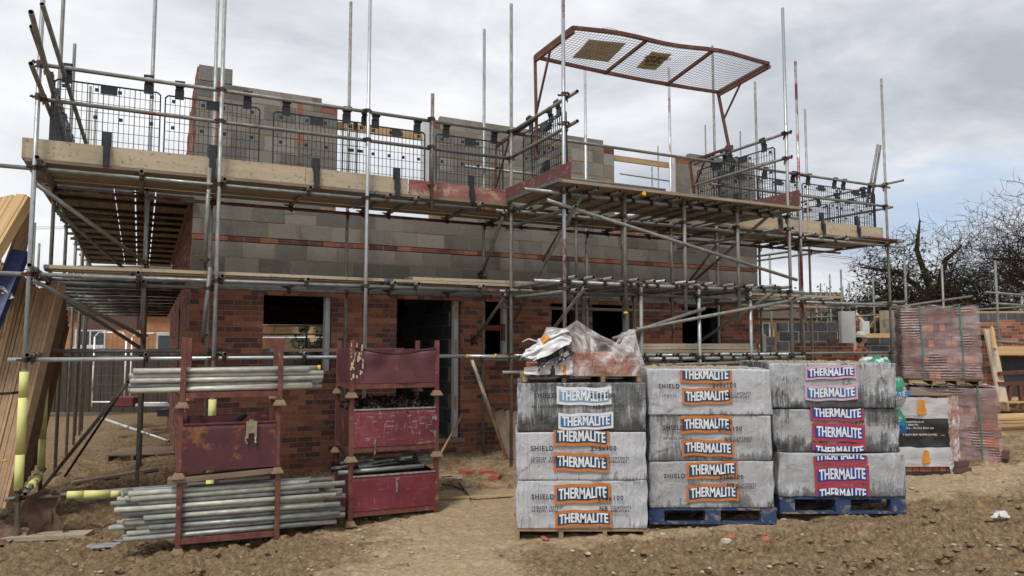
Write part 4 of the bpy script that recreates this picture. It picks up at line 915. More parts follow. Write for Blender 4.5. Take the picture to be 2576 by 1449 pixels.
x1,z1=lab(2091,986,s,XC,zC[2]); x2,z2=lab(2091,936,s,XC,zC[2])
pack(mkM(XC-.03,YC,zC[2],-.003),1.24,.44,1.05,FILMB,'top pack of the right stack, blackened wrap with two pink bordered labels',[(x1,z1,.52,.15,PPK,PBW,PW,dict(k=19)),(x2,z2,.50,.13,PPK,PB2,PW,dict(k=20))],seed=9,wob=.012)
# dirt and chippings left on the tops of the packs
for nm,X0,Y0,zt,l in (('left',XA,YA,zT,0),('middle',XB,YB,zB[2]+.44,1),('right',XC-.03,YC,zB[2]*0+zC[2]+.44,2)):
    if l==0: continue
    mb=MB()
    for i in range(260): rock(mb,X0+.04+R.random()*1.13,Y0+.02+R.random()*1.0,zt+.004,.006+R.random()**2*.022,0,.002+.3*R.random(),.6)
    tag(mb.build('rubble_crumbs',STONE,origin=(X0+.6,Y0+.5,zt)),'sandy crumbs spread over the top of the '+nm+' stack','rubble',kind='stuff')
# torn film flap at the lower right pack
CLEARM,nt,b=newmat('clear_film')
vec,oi=coords(nt); n=noise(nt,vec,4.5,4,.6,1.5); n2=noise(nt,vec,20,5,.65,.8)
b.inputs['Base Color'].default_value=(.80,.79,.80,1); b.inputs['Roughness'].default_value=.22; b.inputs['Specular IOR Level'].default_value=.6
nt.links.new(ramp(nt,[(.38,.12),(.5,.28),(.62,.7)],n),b.inputs['Alpha']); bump(nt,b,math_(nt,'ADD',n,math_(nt,'MULTIPLY',n2,.4)),1.,.05)
HAZEF,nt,b=newmat('milky_pallet_film')
vec,oi=coords(nt); mp3=nt.nodes.new('ShaderNodeMapping'); mp3.inputs['Scale'].default_value=(1,1,5); nt.links.new(vec,mp3.inputs[0])
n=noise(nt,vec,3.2,5,.55,.6); w_=nt.nodes.new('ShaderNodeTexWave'); w_.wave_type='BANDS'; w_.bands_direction='Z'; w_.inputs['Scale'].default_value=9; w_.inputs['Distortion'].default_value=2.2; w_.inputs['Detail'].default_value=2; nt.links.new(vec,w_.inputs[0])
mk=ramp(nt,[(.54,0.),(.6,1.)],noise(nt,vec,2.6,3,.5))
b.inputs['Base Color'].default_value=(.66,.58,.60,1); b.inputs['Roughness'].default_value=.25
al=math_(nt,'ADD',ramp(nt,[(.35,.08),(.65,.36)],n),math_(nt,'MULTIPLY',math_(nt,'MULTIPLY',math_(nt,'SUBTRACT',w_.outputs['Fac'],.5),mk),.5))
nt.links.new(al,b.inputs['Alpha']); bump(nt,b,math_(nt,'ADD',math_(nt,'MULTIPLY',w_.outputs['Fac'],mk),n),.5,.03)
def sheet_obj(name,fn,nu,nv,mat,parent=None,smooth=True,uvc=None,mats=None,mi=None):
    mb=MB(); vs=[fn(i/nu,j/nv) for j in range(nv+1) for i in range(nu+1)]
    fs=[];ms=[]
    for j in range(nv):
        for i in range(nu): fs.append((j*(nu+1)+i,j*(nu+1)+i+1,(j+1)*(nu+1)+i+1,(j+1)*(nu+1)+i)); ms.append(mi((i+.5)/nu,(j+.5)/nv) if mi else 0)
    mb.add(vs,fs,0,0,smooth); mb.m=ms; return mb.build(name,mats or [mat],parent)
# ---------------------------------------------------------------- part pack of bricks under torn film, on the left stack
gT=zT+.004
P0=mkM(XA+.055,YA+.06,gT,.02)
pallet(P0,1.12,.9,.075,PALLETW,'broken pallet on top of the left stack of block packs',seed=5)
bp=thing('brick_pack','part pack of red bricks under torn clear film on top of the left stack','brick pack',P0@Matrix.Translation((0,0,.077)))
mb=MB(); P1=WM[bp.name]
for r in range(3):
    for i in range(6 if r<2 else 4):
        for k in range(3):
            x=.47+i*.108 if r!=1 else .45+i*.108
            mb.box(x,.03+k*.225,r*.068,x+.1025,.03+k*.225+.215,r*.068+.065,0,.45+R.random()*.55)
for i in range(5):
    for k in range(2): mb.box(.05+i*.075,.10+k*.24,0,.05+i*.075+.065,.10+k*.24+.215,.1025,0,.4+R.random()*.5)
link('bricks',mb.mesh('bricks',[TERRA]),bp,P1)
BW=simple('white_printed_film',(.72,.72,.74),.3,0,(.6,.6,.62),4,bmp=.4,bscale=9); BKF=simple('black_printed_film',(.02,.02,.022),.25,0,(.04,.04,.045),6,bmp=.5,bscale=14); ORF=simple('orange_printed_film',(.78,.29,.03),.35,bmp=.2,bscale=9); TAUPE=simple('taupe_print',(.55,.48,.36),.4,bmp=0)
hn=lambda x,y:vn(np.array([x]),np.array([y]))[0]-.5
def hump(x):   # silhouette height of the clear film along the pack
    pts=[(-.0,.10),(.30,.24),(.38,.40),(.52,.50),(.60,.44),(.80,.34),(.92,.26),(1.0,.42),(1.06,.43),(1.10,.26),(1.17,.02)]
    for (a,h),(b,g_) in zip(pts[:-1],pts[1:]):
        if a<=x<=b: return h+(g_-h)*((x-a)/(b-a))
    return .02
def clear(u,v):
    x=.34+u*.84; H=hump(x)
    if v<.45: t=v/.45; y=-.02-.03*math.sin(t*3)+hn(x*9,t*6)*.05; z=t*H*.97
    elif v<.7: t=(v-.45)/.25; y=-.02+t*.5; z=H*(1-.12*t)+hn(x*7,t*5)*.05
    else: t=(v-.7)/.3; y=.48+t*.25; z=H*.88*(1-t)
    z+=hn(x*14,v*15)*.022; 
    if v<.45: z=max(z*(1-.4*0),0)-.02*(1-v/.45)
    return P1@Vector((x,y+hn(x*16,v*9)*.03,z))
sheet_obj('clear_wrap',clear,70,60,CLEARM,bp)
def flap(pts_lo,pts_hi,y0,y1,wob,seed):
    def fn(u,v):
        i=u*(len(pts_lo)-1); k=min(int(i),len(pts_lo)-2); f=i-k
        a=Vector((pts_lo[k][0]*(1-f)+pts_lo[k+1][0]*f,0,pts_lo[k][1]*(1-f)+pts_lo[k+1][1]*f)); b=Vector((pts_hi[k][0]*(1-f)+pts_hi[k+1][0]*f,0,pts_hi[k][1]*(1-f)+pts_hi[k+1][1]*f))
        p=a.lerp(b,v); p.y=y0+(y1-y0)*v+hn(u*7+seed,v*6)*wob; p.z+=hn(u*9+seed,v*8+3)*wob*.4; return P1@p
    return fn
zz=lambda ypx:ztoz(ypx,266)-(gT+.077); xx=lambda xpx:(xpx-CX)/266-(XA+.055)
Q=lambda l:[(xx(a),zz(b)) for a,b in l]
sheet_obj('printed_wrap',flap(Q([(1305,907),(1340,905),(1386,888),(1420,868),(1437,862)]),Q([(1322,882),(1345,868),(1372,838),(1410,830),(1437,850)]),-.08,.0,.07,3),30,14,BW,bp,mats=[BW,ORF,BKF],mi=lambda u,v:2 if (u<.3 and v<.12) else 0)
sheet_obj('printed_wrap',flap(Q([(1352,880),(1372,862),(1400,846),(1432,832)]),Q([(1350,858),(1366,845),(1375,826),(1425,826)]),-.04,.02,.06,8),30,14,BW,bp,mats=[BW,ORF],mi=lambda u,v:1 if .12<u<.5 and .1<v<.95 else 0)
sheet_obj('printed_wrap',flap(Q([(1352,935),(1375,920),(1420,905),(1443,888)]),Q([(1350,895),(1385,885),(1418,862),(1440,848)]),-.07,.0,.06,12),24,12,BKF,bp)
sheet_obj('printed_wrap',flap(Q([(1318,945),(1370,948),(1410,950),(1440,952)]),Q([(1318,925),(1370,918),(1410,910),(1440,905)]),-.03,-.02,.03,15),40,10,BW,bp,mats=[BW,BKF,ORF,TAUPE],mi=lambda u,v:1 if (v<.16 or (abs(u-.5)<.07*(1-v*.8) and v<.9)) else (2 if abs(u-.78)<.05 and .2<v<.85 else (3 if abs(u-.66)<.025 and .45<v<.9 else 0)))
mb=MB(); a=P1@Vector((.15,-.04,.30)); mb.cyl(a,a+Vector((-.10,-.02,.03)),.006,5); mb.cyl(a+Vector((-.10,-.02,.03)),a+Vector((-.16,0,-.0)),.005,5); mb.build('torn_strip',[BW],bp)
# ---------------------------------------------------------------- big brick packs at the right
def brick_pack(M0,w_,d_,rows,label,seed,film=True,h0=.0,shrink=.0):
    t=thing('brick_pack',label,'brick pack',M0,None); rr=random.Random(seed); mb=MB(); z=0
    for r in range(rows):
        if r==rows-1 and film: bh=.1025; n=int(w_/.222); ww=w_/n; hh=.1025; c=lambda:.02+.12*rr.random()
        elif r%2==0: n=int(w_/.0675); ww=w_/n; hh=.1025; c=lambda:rr.choice((.1,.15,.6,.7,.8,.12))+rr.random()*.1
        else: n=int(w_/.222); ww=w_/n; hh=.1025; c=lambda:.25+.22*rr.random()
        ind=.0 if r%2 else .022
        for i in range(n):
            y=ind+rr.uniform(-.004,.004); mb.box(ww*i+.002,y,z,ww*(i+1)-.002,y+.2,z+hh,0,min(.99,c()))
        mb.box(.01,.21,z,w_-.01,d_,z+hh-.002,0,.3)
        m=int(d_/.222)
        for k in range(m): mb.box(-.018-ind*.5,d_/m*k+.004,z+.001,.2,d_/m*(k+1)-.004,z+hh-.002,0,.05+.2*rr.random()); mb.box(w_-.2,d_/m*k+.004,z+.001,w_+.018+(.03 if r%3==0 else 0),d_/m*(k+1)-.004,z+hh-.002,0,.2+.4*rr.random())
        z+=.1045
    link('bricks',mb.mesh('bricks',[TERRA]),t,M0)
    if film:
        H=z+.015
        def wrap(u,v):
            per=[(-.05,d_),(-.05,-.03),(w_+.05,-.03),(w_+.05,d_)]; L=[d_,w_,d_]; s_=u*sum(L); k=0
            while k<2 and s_>L[k]: s_-=L[k]; k+=1
            f=s_/L[k]; a,b=per[k],per[k+1]; x=a[0]+(b[0]-a[0])*f; y=a[1]+(b[1]-a[1])*f
            row=(v*z/.1045)%2; bul=.006*math.sin(row*math.pi)+hn(u*26+seed,v*30)*.014+hn(u*60,v*70)*.008
            if k==1: y-=bul
            elif k==0: x-=bul
            else: x+=bul
            return M0@Vector((x,y,v*H))
        sheet_obj('shrink_film',wrap,150,60,HAZEF,t)
        sheet_obj('top_film',lambda u,v:M0@Vector((-.05+u*(w_+.1),-.03+v*d_,H+hn(u*9,v*7)*.03+.012+(.05*max(0,1-abs(u-.02)*9)+.04*max(0,1-abs(u-.82)*9))*(1-v))),40,24,CLEARM,t)
        for x in (.24*w_,.80*w_):
            mb=MB(); pts=[Vector((x,-.06,0)),Vector((x,-.062,H*.5)),Vector((x-.015,-.058,H*.75)),Vector((x-.015,-.05,H+.02)),Vector((x-.015,d_*.5,H+.045))]
            for a,b in zip(pts[:-1],pts[1:]): mb.bar(a,b,.016,.004,up=Vector((0,1,0)) if abs((b-a).normalized().z)>.5 else Vector((0,0,1)))
            link('strap',mb.mesh('strap',[STRAP]),t,M0)
    return t
STRAP=simple('green_strapping',(.03,.15,.12),.45,0,(.05,.2,.16),9,bmp=.1)
s=200; s=187; XD=(2290-CX)/s; YD=F/s; gD=1.8-(1180-865)/191+.03
yawD=-.38
pallet(mkM(XD+.03,YD-.02,gD,yawD),.93,.9,.09,PALLETW,'pallet under the two tall film-wrapped brick packs',seed=8)
brick_pack(mkM(XD+.01,YD,gD+.092,yawD),.92,.9,9,'lower film-wrapped pack of red bricks at the right, brick poking from its corner',21)
zD=gD+.092+.1045*9+.05
pallet(mkM(XD-.06,YD-.01,zD,yawD),.84,.9,.075,PALLETW,'pallet between the two tall film-wrapped brick packs',seed=9)
brick_pack(mkM(XD-.09,YD-.01,zD+.077,yawD),.82,.9,9,'upper film-wrapped pack of mixed bricks with two green straps',22)
tag(MB().box(-.1,0,0,.11,.065,.1).build('brick',[TERRA],None,mkM(XD+.95,YD-.42,gD+.17,.9)),'red brick poking out of the lower right pack','brick')
# printed brick pack
s=208; XE=(2245-CX)/s; YE=F/s; gE=1.8-(1216-865)/s; ME=mkM(XE+.02,YE,gE+.0,.0)
pallet(ME,.70,.85,.06,DIRTYW,'muddy pallet under the white and black printed brick pack',seed=10)
pk=thing('brick_pack','brick pack in torn white and black printed wrap with an orange letter B','brick pack',ME@Matrix.Translation((0,0,.062))); M1=WM[pk.name]
mb=MB(); z=0
for r in range(11):
    n=9
    for i in range(n): y=.02+R.uniform(-.006,.006); mb.box(.72/n*i+.003,y,z,.72/n*(i+1)-.003,y+.2,z+.088,0,.4+.5*R.random())
    for k in range(4): mb.box(.5,.21+k*.16,z,.715+R.uniform(0,.03),.21+k*.16+.155,z+.088,0,.4+R.random()*.5)
    mb.box(.0,.22,z,.5,.85,z+.088,0,.6); z+=.091
link('bricks',mb.mesh('bricks',[TERRA]),pk,M1)
def wr(z0,z1,x1,holes=None,wob=.02,sd=0,x0=-.02):
    def fn(u,v):
        x=x0+u*(x1-x0); zz_=z0+v*(z1-z0); zz_+=hn(x*9+sd,v*3)*.02*(1 if v in(0,1) else 0)
        return M1@Vector((x,-.012+hn(x*11+sd,zz_*9)*wob,zz_))
    return fn
SILV=simple('silvery_white_wrap',(.60,.60,.61),.28,0,(.45,.45,.46),4,(1,1,3),bmp=.7,bscale=7)
sheet_obj('white_wrap_band',wr(.735,.985,.60,sd=1),30,14,SILV,pk); sheet_obj('black_wrap_band',wr(.40,.735,.605,sd=2),30,14,BKF,pk)
sheet_obj('white_wrap_band',wr(.17,.40,.61,sd=3),30,12,SILV,pk); sheet_obj('black_wrap_band',wr(-.0,.12,.62,sd=4),30,8,BKF,pk)
sheet_obj('clear_wrap',lambda u,v:M1@Vector((.58+u*.19,-.03+u*u*.1+hn(u*9,v*20)*.05,-.03+v*1.03)),14,50,CLEARM,pk)
def bshape(cx,cz,h,name='printed_b'):
    mb=MB(); pts=[(-.32,0),(-.02,1)]
    out=[(-.34,-.5),(-.12,.5)]+[( -.02+.26*math.sin(a),.26-.0+.24*math.cos(a)) for a in [math.pi*i/10 for i in range(11)]]+[(.0+.32*math.sin(a),-.24+.26*math.cos(a)) for a in [math.pi*i/10 for i in range(11)]]
    vs=[(cx+x*h,-.034,cz+y*h) for x,y in out]; vs2=[(x,y+.003,z_) for x,y,z_ in vs]; n=len(vs)
    mb.add(vs+vs2,[tuple(range(n))[::-1]]+[(i,(i+1)%n,(i+1)%n+n,i+n) for i in range(n)])
    link(name,mb.mesh(name,[ORF]),pk,M1)
bshape(.27,.875,.18); bshape(.30,.29,.155)
def tx(t_,x,z_,sz,m,yo=-.036,al='LEFT'):
    me=text_mesh(t_,sz,m,align=al,bold=.0005); 
    for v in me.vertices: v.co=(x+v.co.x,yo,z_+v.co.y)
    link('lettering',me,pk,M1)
GP=simple('grey_print',(.25,.25,.26),.6,bmp=0); WP=simple('white_ink',(.7,.7,.7),.6,bmp=0)
tx('ABOUT BRICKS',.03,.762,.035,GP); tx('UT BRICKS',.06,.195,.035,GP)
for i,t_ in enumerate(('llaboutbricks.co.uk','45 - 2800 941','Online - Via Our Brick List','','x bricks from at least 3 packs')): tx(t_,.03,.70-.037*i,.034,WP)
for i in range(6): mb=MB(); mb.box(.06+i*.085,-.036,.535,.10+i*.085,-.033,.543); link('printed_dash',mb.mesh('printed_dash',[ORF]),pk,M1)
mb=MB(); mb.box(-.02,.0,.0,.70,.8,.012); link('top_sheet',mb.mesh('top_sheet',[DIRTYW]),pk,M1@Matrix.Translation((0,0,1.005)))
tag(MB().box(0,0,0,.21,.1,.065).build('brick',[TERRA],None,M1@Matrix.Translation((.64,-.07,.17))@Matrix.Rotation(.4,4,'Z')),'loose red brick pushed out at the right of the printed pack','brick')
tag(MB().box(0,0,0,.21,.1,.065).build('brick',[TERRA],None,M1@Matrix.Translation((.62,-.06,.10))@Matrix.Rotation(.1,4,'Z')),'red brick just below the one pushed out of the printed pack','brick')
# ================================================================ STILLAGES
MRN=simple('rusty_maroon_paint',(.115,.028,.038),.55,.1,(.075,.026,.034),6,bmp=.3,c3=(.24,.095,.035),s3=5,lo3=.57,hi3=.66)
MRF=simple('maroon_frame_paint',(.125,.028,.035),.6,.1,(.19,.08,.05),14,(1,1,.5),bmp=.4,c3=(.34,.23,.14),s3=9,lo3=.62,hi3=.68)
def scratch(name,c1,c2,amt,sx):
    m,nt,b=newmat(name); vec,oi=coords(nt,'Object',(1.6,1.6,9)); vec2,_=coords(nt,'Object',(9,9,1.6)); vec3,_=coords(nt)
    a=noise(nt,vec,5,8,.8); a2=noise(nt,vec2,4,8,.8); n=noise(nt,vec3,2.6,6,.6)
    base=ramp(nt,[(.3,c2),(.5,c1),(.72,tuple(min(1,x*1.3+.01) for x in c1))],n)
    f=math_(nt,'MAXIMUM',ramp(nt,[(amt,0.),(amt+.05,.8)],a),ramp(nt,[(amt+.02,0.),(amt+.06,.8)],a2))
    f=math_(nt,'MULTIPLY',f,ramp(nt,[(.35,.1),(.6,1.)],noise(nt,vec3,4.5,5,.6)))
    nt.links.new(mixc(nt,f,base,sx),b.inputs['Base Color']); b.inputs['Roughness'].default_value=.42; bump(nt,b,n,.25,.02); return m
PNKS=scratch('scratched_crimson_panel',(.17,.03,.042),(.10,.022,.028),.555,(.46,.38,.37)); PNKS2=scratch('brushed_crimson_panel',(.155,.022,.034),(.095,.016,.023),.585,(.42,.24,.28))
DENT=simple('dented_maroon_panel',(.135,.042,.05),.5,.05,(.095,.034,.04),5,bmp=.35,c3=(.27,.13,.05),s3=11,lo3=.63,hi3=.67)
CREAM=simple('cream_paint',(.62,.55,.38),.6,bmp=.2); GREYED=simple('scraped_steel_edge',(.42,.41,.38),.45,.4,(.25,.22,.2),20,bmp=.2)
def stillage(M0,w_,d_,h_,label,panel=None,rim=None,side=None,ph=(.14,.62),open_side=False,front_rail=True,wob=0.,extra=None,cream=False):
    t=thing('stillage',label,'stillage',M0); p=.05
    for (x,y) in ((0,0),(w_-p,0),(0,d_-p),(w_-p,d_-p)):
        mb=MB(); mb.box(x,y,.05,x+p,y+p,h_,0); o=link('post',mb.mesh('post',[MRF]),t,M0); b_=o.modifiers.new('b','BEVEL'); b_.width=.004
        mb=MB(); c=(x+p/2,y+p/2)
        vs=[];
        for zz,r in ((-.005,.060),(.006,.058),(.05,.033)):
            for (sx,sy) in ((-1,-1),(0,-1.12),(1,-1),(1.12,0),(1,1),(0,1.12),(-1,1),(-1.12,0)): vs.append((c[0]+sx*r,c[1]+sy*r,zz))
        fs=[tuple(range(8))[::-1]]+[(k*8+i,k*8+(i+1)%8,(k+1)*8+(i+1)%8,(k+1)*8+i) for k in range(2) for i in range(8)]+[tuple(range(16,24))]
        mb.add(vs,fs); link('foot',mb.mesh('foot',[MUDR]),t,M0)
    for (a,b) in (((p,0),(w_-p,0)),((p,d_-p),(w_-p,d_-p))):
        if a[1]==0 and not front_rail: continue
        mb=MB(); mb.box(a[0]+.001,a[1]+.003,.085,b[0]-.001,a[1]+.045,.135); link('rail',mb.mesh('rail',[MRF]),t,M0)
    for x in (0,w_-p):
        mb=MB(); mb.box(x+.004,p+.001,.085,x+.046,d_-p-.001,.135); link('rail',mb.mesh('rail',[MRF]),t,M0)
    if panel:
        z0,z1=ph; n=26; rs=random.Random(int(w_*1000)+int(M0.translation.x*100)); ph_=rs.random()*9
        vs=[];fs=[];
        for k in range(9):
            for i in range(n+1):
                x=p*.9+(w_-p*1.8)*i/n; f=k/8; z=z0+(z1-z0)*f
                top=-.05*wob*math.sin(math.pi*i/n)-.006*wob*math.sin(i*.37+ph_); z+=top*max(0,f-.6)/.4
                y=-.004+hn(x*6+ph_,z*7)*.03*(.25+wob)+ (wob*.02*math.sin(i*.7)*f*f)
                vs.append((x,y,z))
        nn=len(vs); vs=vs+[(x,y+.006,z) for x,y,z in vs]
        q=lambda k,i:k*(n+1)+i
        for k in range(8):
            for i in range(n): fs+= [(q(k,i),q(k,i+1),q(k+1,i+1),q(k+1,i)),(q(k,i)+nn,q(k+1,i)+nn,q(k+1,i+1)+nn,q(k,i+1)+nn)]
        for i in range(n): fs.append((q(8,i),q(8,i+1),q(8,i+1)+nn,q(8,i)+nn))
        o=link('front_panel',MB().add(vs,fs,0,0,True).mesh('front_panel',[panel]),t,M0)
        if rim:
            mb=MB(); 
            for i in range(n): a=Vector(vs[q(8,i)])+Vector((0,0,.004)); b=Vector(vs[q(8,i+1)])+Vector((0,0,.004)); mb.bar(a,b,.02,.016)
            link('top_edge',mb.mesh('top_edge',[rim]),t,M0)
        sp=side or MRN
        for x in (.004,w_-.012): link('side_panel',MB().box(x,p*.9,z0,x+.006,d_-p*.9,z1-.01).mesh('side_panel',[sp]),t,M0)
        link('back_panel',MB().box(p,d_-.02,z0,w_-p,d_-.014,z1-.01).mesh('back_panel',[sp]),t,M0)
        link('base_plate',MB().box(p,p,z0+.0,w_-p,d_-p,z0+.006).mesh('base_plate',[sp]),t,M0)
        if cream:
            mb=MB(); rs=random.Random(5)
            for i in range(26): x=.0+rs.random()**1.5*.13; z=z1+.06-rs.random()**.8*(.12+.4*rs.random()); hgt=.02+rs.random()*.09*(1-x*4 if x<.2 else .3); mb.box(x,-.0125-.004*(x<.05),max(.2,z-hgt),x+.004+rs.random()*.014,-.0105+.0,z)
            link('cream_paint_scrape',mb.mesh('cream_paint_scrape',[CREAM]),t,M0)
    return t
MUDR=simple('mud_caked_foot',(.25,.175,.105),.9,0,(.20,.12,.075),14,bmp=.7,bscale=50)
def rackM(x1,y1,s1,x2,s2):
    a=Vector(((x1-CX)/s1,F/s1,0)); b=Vector(((x2-CX)/s2,F/s2,0)); return a,(b-a)
a,d=rackM(459,0,262,716,250); WA=d.length; LM=frame_at(a,d); 
def lift(M0,z,dx=0,dy=0,rz=0): return Matrix.Translation((0,0,z))@M0@Matrix.Translation((dx,dy,0))@Matrix.Rotation(rz,4,'Z')
gL=1.8-(1381-865)/262
S1=lift(LM,gL); S2=lift(LM,gL+.70,-.012,.0,.008); S3=lift(LM,gL+1.365,.0,.0,-.006)
stillage(S1,WA,1.0,.70,'open-fronted stillage at the foot of the left rack, packed with long scaffold tubes')
s2=stillage(S2,WA,1.0,.665,'middle stillage of the left rack with rusty maroon side panel and a hanging clip',panel=MRN,rim=RUSTF,ph=(.06,.50))
stillage(S3,WA,1.0,.665,'top stillage of the left rack, open frame holding capped tubes')
# clip hanging on the middle stillage
cl=thing('board_clip','brass coloured steel clip hooked over the edge of the middle stillage','clip',S2@Matrix.Translation((.66,-.03,.30)))
BRASS=simple('plated_steel',(.42,.38,.27),.4,.7,(.3,.27,.2),12,bmp=.2)
mb=MB(); mb.box(-.045,-.006,.10,.055,.006,.215); mb.box(-.045,-.006,.05,-.022,.006,.10); mb.box(.032,-.006,.05,.055,.006,.10)
for k in range(7):
    a0=math.pi*.75+k*.25; a1=a0+.27; mb.bar((math.cos(a0)*.05,0,.05+math.sin(a0)*.06),(math.cos(a1)*.05,0,.05+math.sin(a1)*.06),.012,.014,up=Vector((0,1,0)))
mb.cyl((.043,0,.06),(.046,0,-.02),.008,6); mb.cyl((.045,0,.02),(.046,0,-.0),.014,6); mb.box(-.02,-.012,.16,.02,.02,.23)
link('clip_body',mb.mesh('clip_body',[BRASS]),cl,WM[cl.name])
def loose_tube(p,q,mat,paint,label,group,cap=None):
    L=(Vector(q)-Vector(p)).length; mb=MB(); mb.pipe((0,0,0),(0,0,L),n=12)
    if cap:
        M=zframe(p,q); o=mb.build('scaffold_tube',[mat,BORE],None,M,color=paint); tag(o,label,'scaffold tube',group)
        c=MB(); z=.0 if cap==1 else L-.03; c.cyl((0,0,z),(0,0,z+.03),.0275,12); link('end_cap',c.mesh('end_cap',[YCAP]),o,M)
    else: o=tag(mb.build('scaffold_tube',[mat,BORE],None,zframe(p,q),color=paint),label,'scaffold tube',group)
    return o
PAINTS=[(.3,.06,.12,0),(.3,.06,.12,0),(.34,.18,.2,.45),(.45,.42,.34,.5),(.3,.3,.26,.3),(.35,.16,.2,.3)]
STK=tube_mat('stored_tube',(.52,.52,.455),(.27,.275,.235),.25,.52)
def pile(Mx,y0,cols,rows,zb,lx,rx,label,group,n,caps=()):
    k=0
    for r in range(rows):
        for c in range(cols):
            if k>=n: return
            y=y0+c*.0525+(.026 if r%2 else 0); z=zb+r*.0455
            front=(c==0)
            l=R.uniform(*lx); rr=R.uniform(*rx); tl=R.uniform(-.012,.012)
            p=Mx@Vector((l,y,z+.026)); q=Mx@Vector((rr,y+R.uniform(-.01,.01),z+.026+tl))
            cap=caps[k] if k in caps else None
            loose_tube(p,q,R.choice((STK,STK,TUBE)),R.choice(PAINTS),label,group,cap if False else caps.get(k) if isinstance(caps,dict) else None); k+=1
TL='galvanised tube lying among others in the lower stillage of the left rack'
pile(S1,.055,7,10,.138,(-.58,-.22),(1.2,1.6),TL,'tubes in the lower left stillage',66,{52:2,59:2})
pile(S1,-.05+.055-.05,1,1,.138,(-.3,-.3),(1.3,1.31),'single galvanised tube at the front of the lower left stillage','',0)
TL='galvanised tube lying among others in the top stillage of the left rack'
pile(S3,.055,6,5,.138,(-.46,-.36),(1.15,1.36),TL,'tubes in the top left stillage',28,{0:None,7:1,20:2,26:2})
loose_tube(S3@Vector((-.30,.06,.165)),S3@Vector((1.22,.06,.19)),STK,(.45,.25,.28,.5),'pale tube lowest and foremost in the top stillage of the left rack',None)
loose_tube(S1@Vector((-.42,.0-.01,.165)) if False else S1@Vector((-.25,.055,.60)),S1@Vector((1.1,.06,.60)),OLD,(.3,.3,.3,0),'dark tube at the top left of the lower stillage pile',None) if False else None
board(S1@Vector((-.08,.06,.655)),S1@Vector((.86,.06,.70)),.16,.045,DIRTYW,label='dirty timber offcut wedged above the tubes of the left rack',bands=False,cat='timber offcut',name='timber_offcut')
tag(MB().pipe(S2@Vector((.3,.3,.28)),S2@Vector((.62,.62,.52)),.03).build('hose',[PLAST,BORE]),'black pipe offcut standing in the middle stillage of the left rack','pipe')
# right-hand rack of three boxes
a,d=rackM(884,0,236,1107,224.5); WB=d.length; RM=frame_at(a,d); gR=1.8-(1313-865)/236
T1=lift(RM,gR); T2=lift(RM,gR+.665,.0,0,.005); T3=lift(RM,gR+1.335,-.005,0,-.008)
stillage(T1,WB,.82,.665,'bottom box stillage of the right rack, crimson panel with one white paint streak',panel=PNKS2,rim=GREYED,ph=(.14,.50))
stillage(T2,WB,.82,.67,'middle box stillage of the right rack, scratched crimson and full of couplers',panel=PNKS,rim=GREYED,ph=(.14,.53))
stillage(T3,WB,.82,.60,'top box stillage of the right rack, dented maroon with cream paint streaks',panel=DENT,rim=MRN,ph=(.14,.515),wob=1.,cream=True)
for T_,pts in ((T1,((.50,.45,.03,.13),(.49,.47,.05,.03),(.50,.33,.012,.02))),(T2,((.24,.42,.035,.02),(.25,.24,.03,.16),(.27,.2,.012,.12),(.62,.47,.05,.03),(.9,.45,.06,.05),(.93,.3,.02,.12)))):
    pr=WM[[o.name for o in scene.objects if o.get('category')=='stillage' and (WM[o.name].translation-T_.translation).length<.01][0]]
    par=[o for o in scene.objects if o.get('category')=='stillage' and (WM[o.name].translation-T_.translation).length<.01][0]
    rs=random.Random(2)
    for (x,z,w_,h_) in pts:
        mb=MB()
        for i in range(7): xx_=x+rs.uniform(0,w_*.7); zz_=z-rs.uniform(0,h_*.5); mb.box(xx_,-.018,zz_-h_*rs.uniform(.4,.8),xx_+w_*rs.uniform(.1,.35),-.0165,zz_)
        link('white_paint_streak',mb.mesh('white_paint_streak',[GREYED]),par,T_)
# heap of couplers in the middle box
mb=MB(); cv=[v.co.copy() for v in CPL.vertices]; cf=[tuple(p.vertices) for p in CPL.polygons]
for i in range(150):
    p=T2@Vector((R.uniform(.08,WB-.1),R.uniform(.07,.7),.50+R.uniform(-.03,.05)+.05*math.sin(i))); E_=Euler((R.random()*6,R.random()*6,R.random()*6)).to_matrix().to_4x4(); M=Matrix.Translation(p)@E_@Matrix.Scale(1.05,4)
    mb.add([M@v for v in cv],cf)
for i in range(6): p=T2@Vector((R.uniform(.3,.8),R.uniform(.2,.6),.55)); mb.cyl(p,p+Vector((R.uniform(.08,.14),R.uniform(-.05,.05),R.uniform(-.02,.06))),.026,10)
HEAP=simple('oily_black_steel',(.03,.026,.022),.4,.5,(.085,.06,.045),14,bmp=.2,c3=(.25,.18,.07),s3=11,lo3=.64,hi3=.68)
tag(mb.build('couplers',[HEAP]),'heap of dark oily couplers filling the middle crimson box','couplers',kind='stuff')
g='short tubes laid across the bottom crimson box'
for i,(x0,y0,z0,x1,y1,z1) in enumerate(((-.1,.06,.545,.83,.05,.56),(.12,.12,.58,.95,.3,.62),(-.15,.2,.56,.72,.1,.66),(.1,.3,.6,.98,.18,.6),(-.12,.35,.60,.70,.06,.655),(.0,.5,.58,.78,.1,.63),(.1,.6,.65,.9,.45,.68))):
    loose_tube(T1@Vector((x0,y0,z0)),T1@Vector((x1,y1,z1)),(TUBE,STK,OLD)[i%3],(.03,.035,.03,.9 if i in(2,4,5) else 0),'short tube laid across the bottom crimson box of the right rack',g)
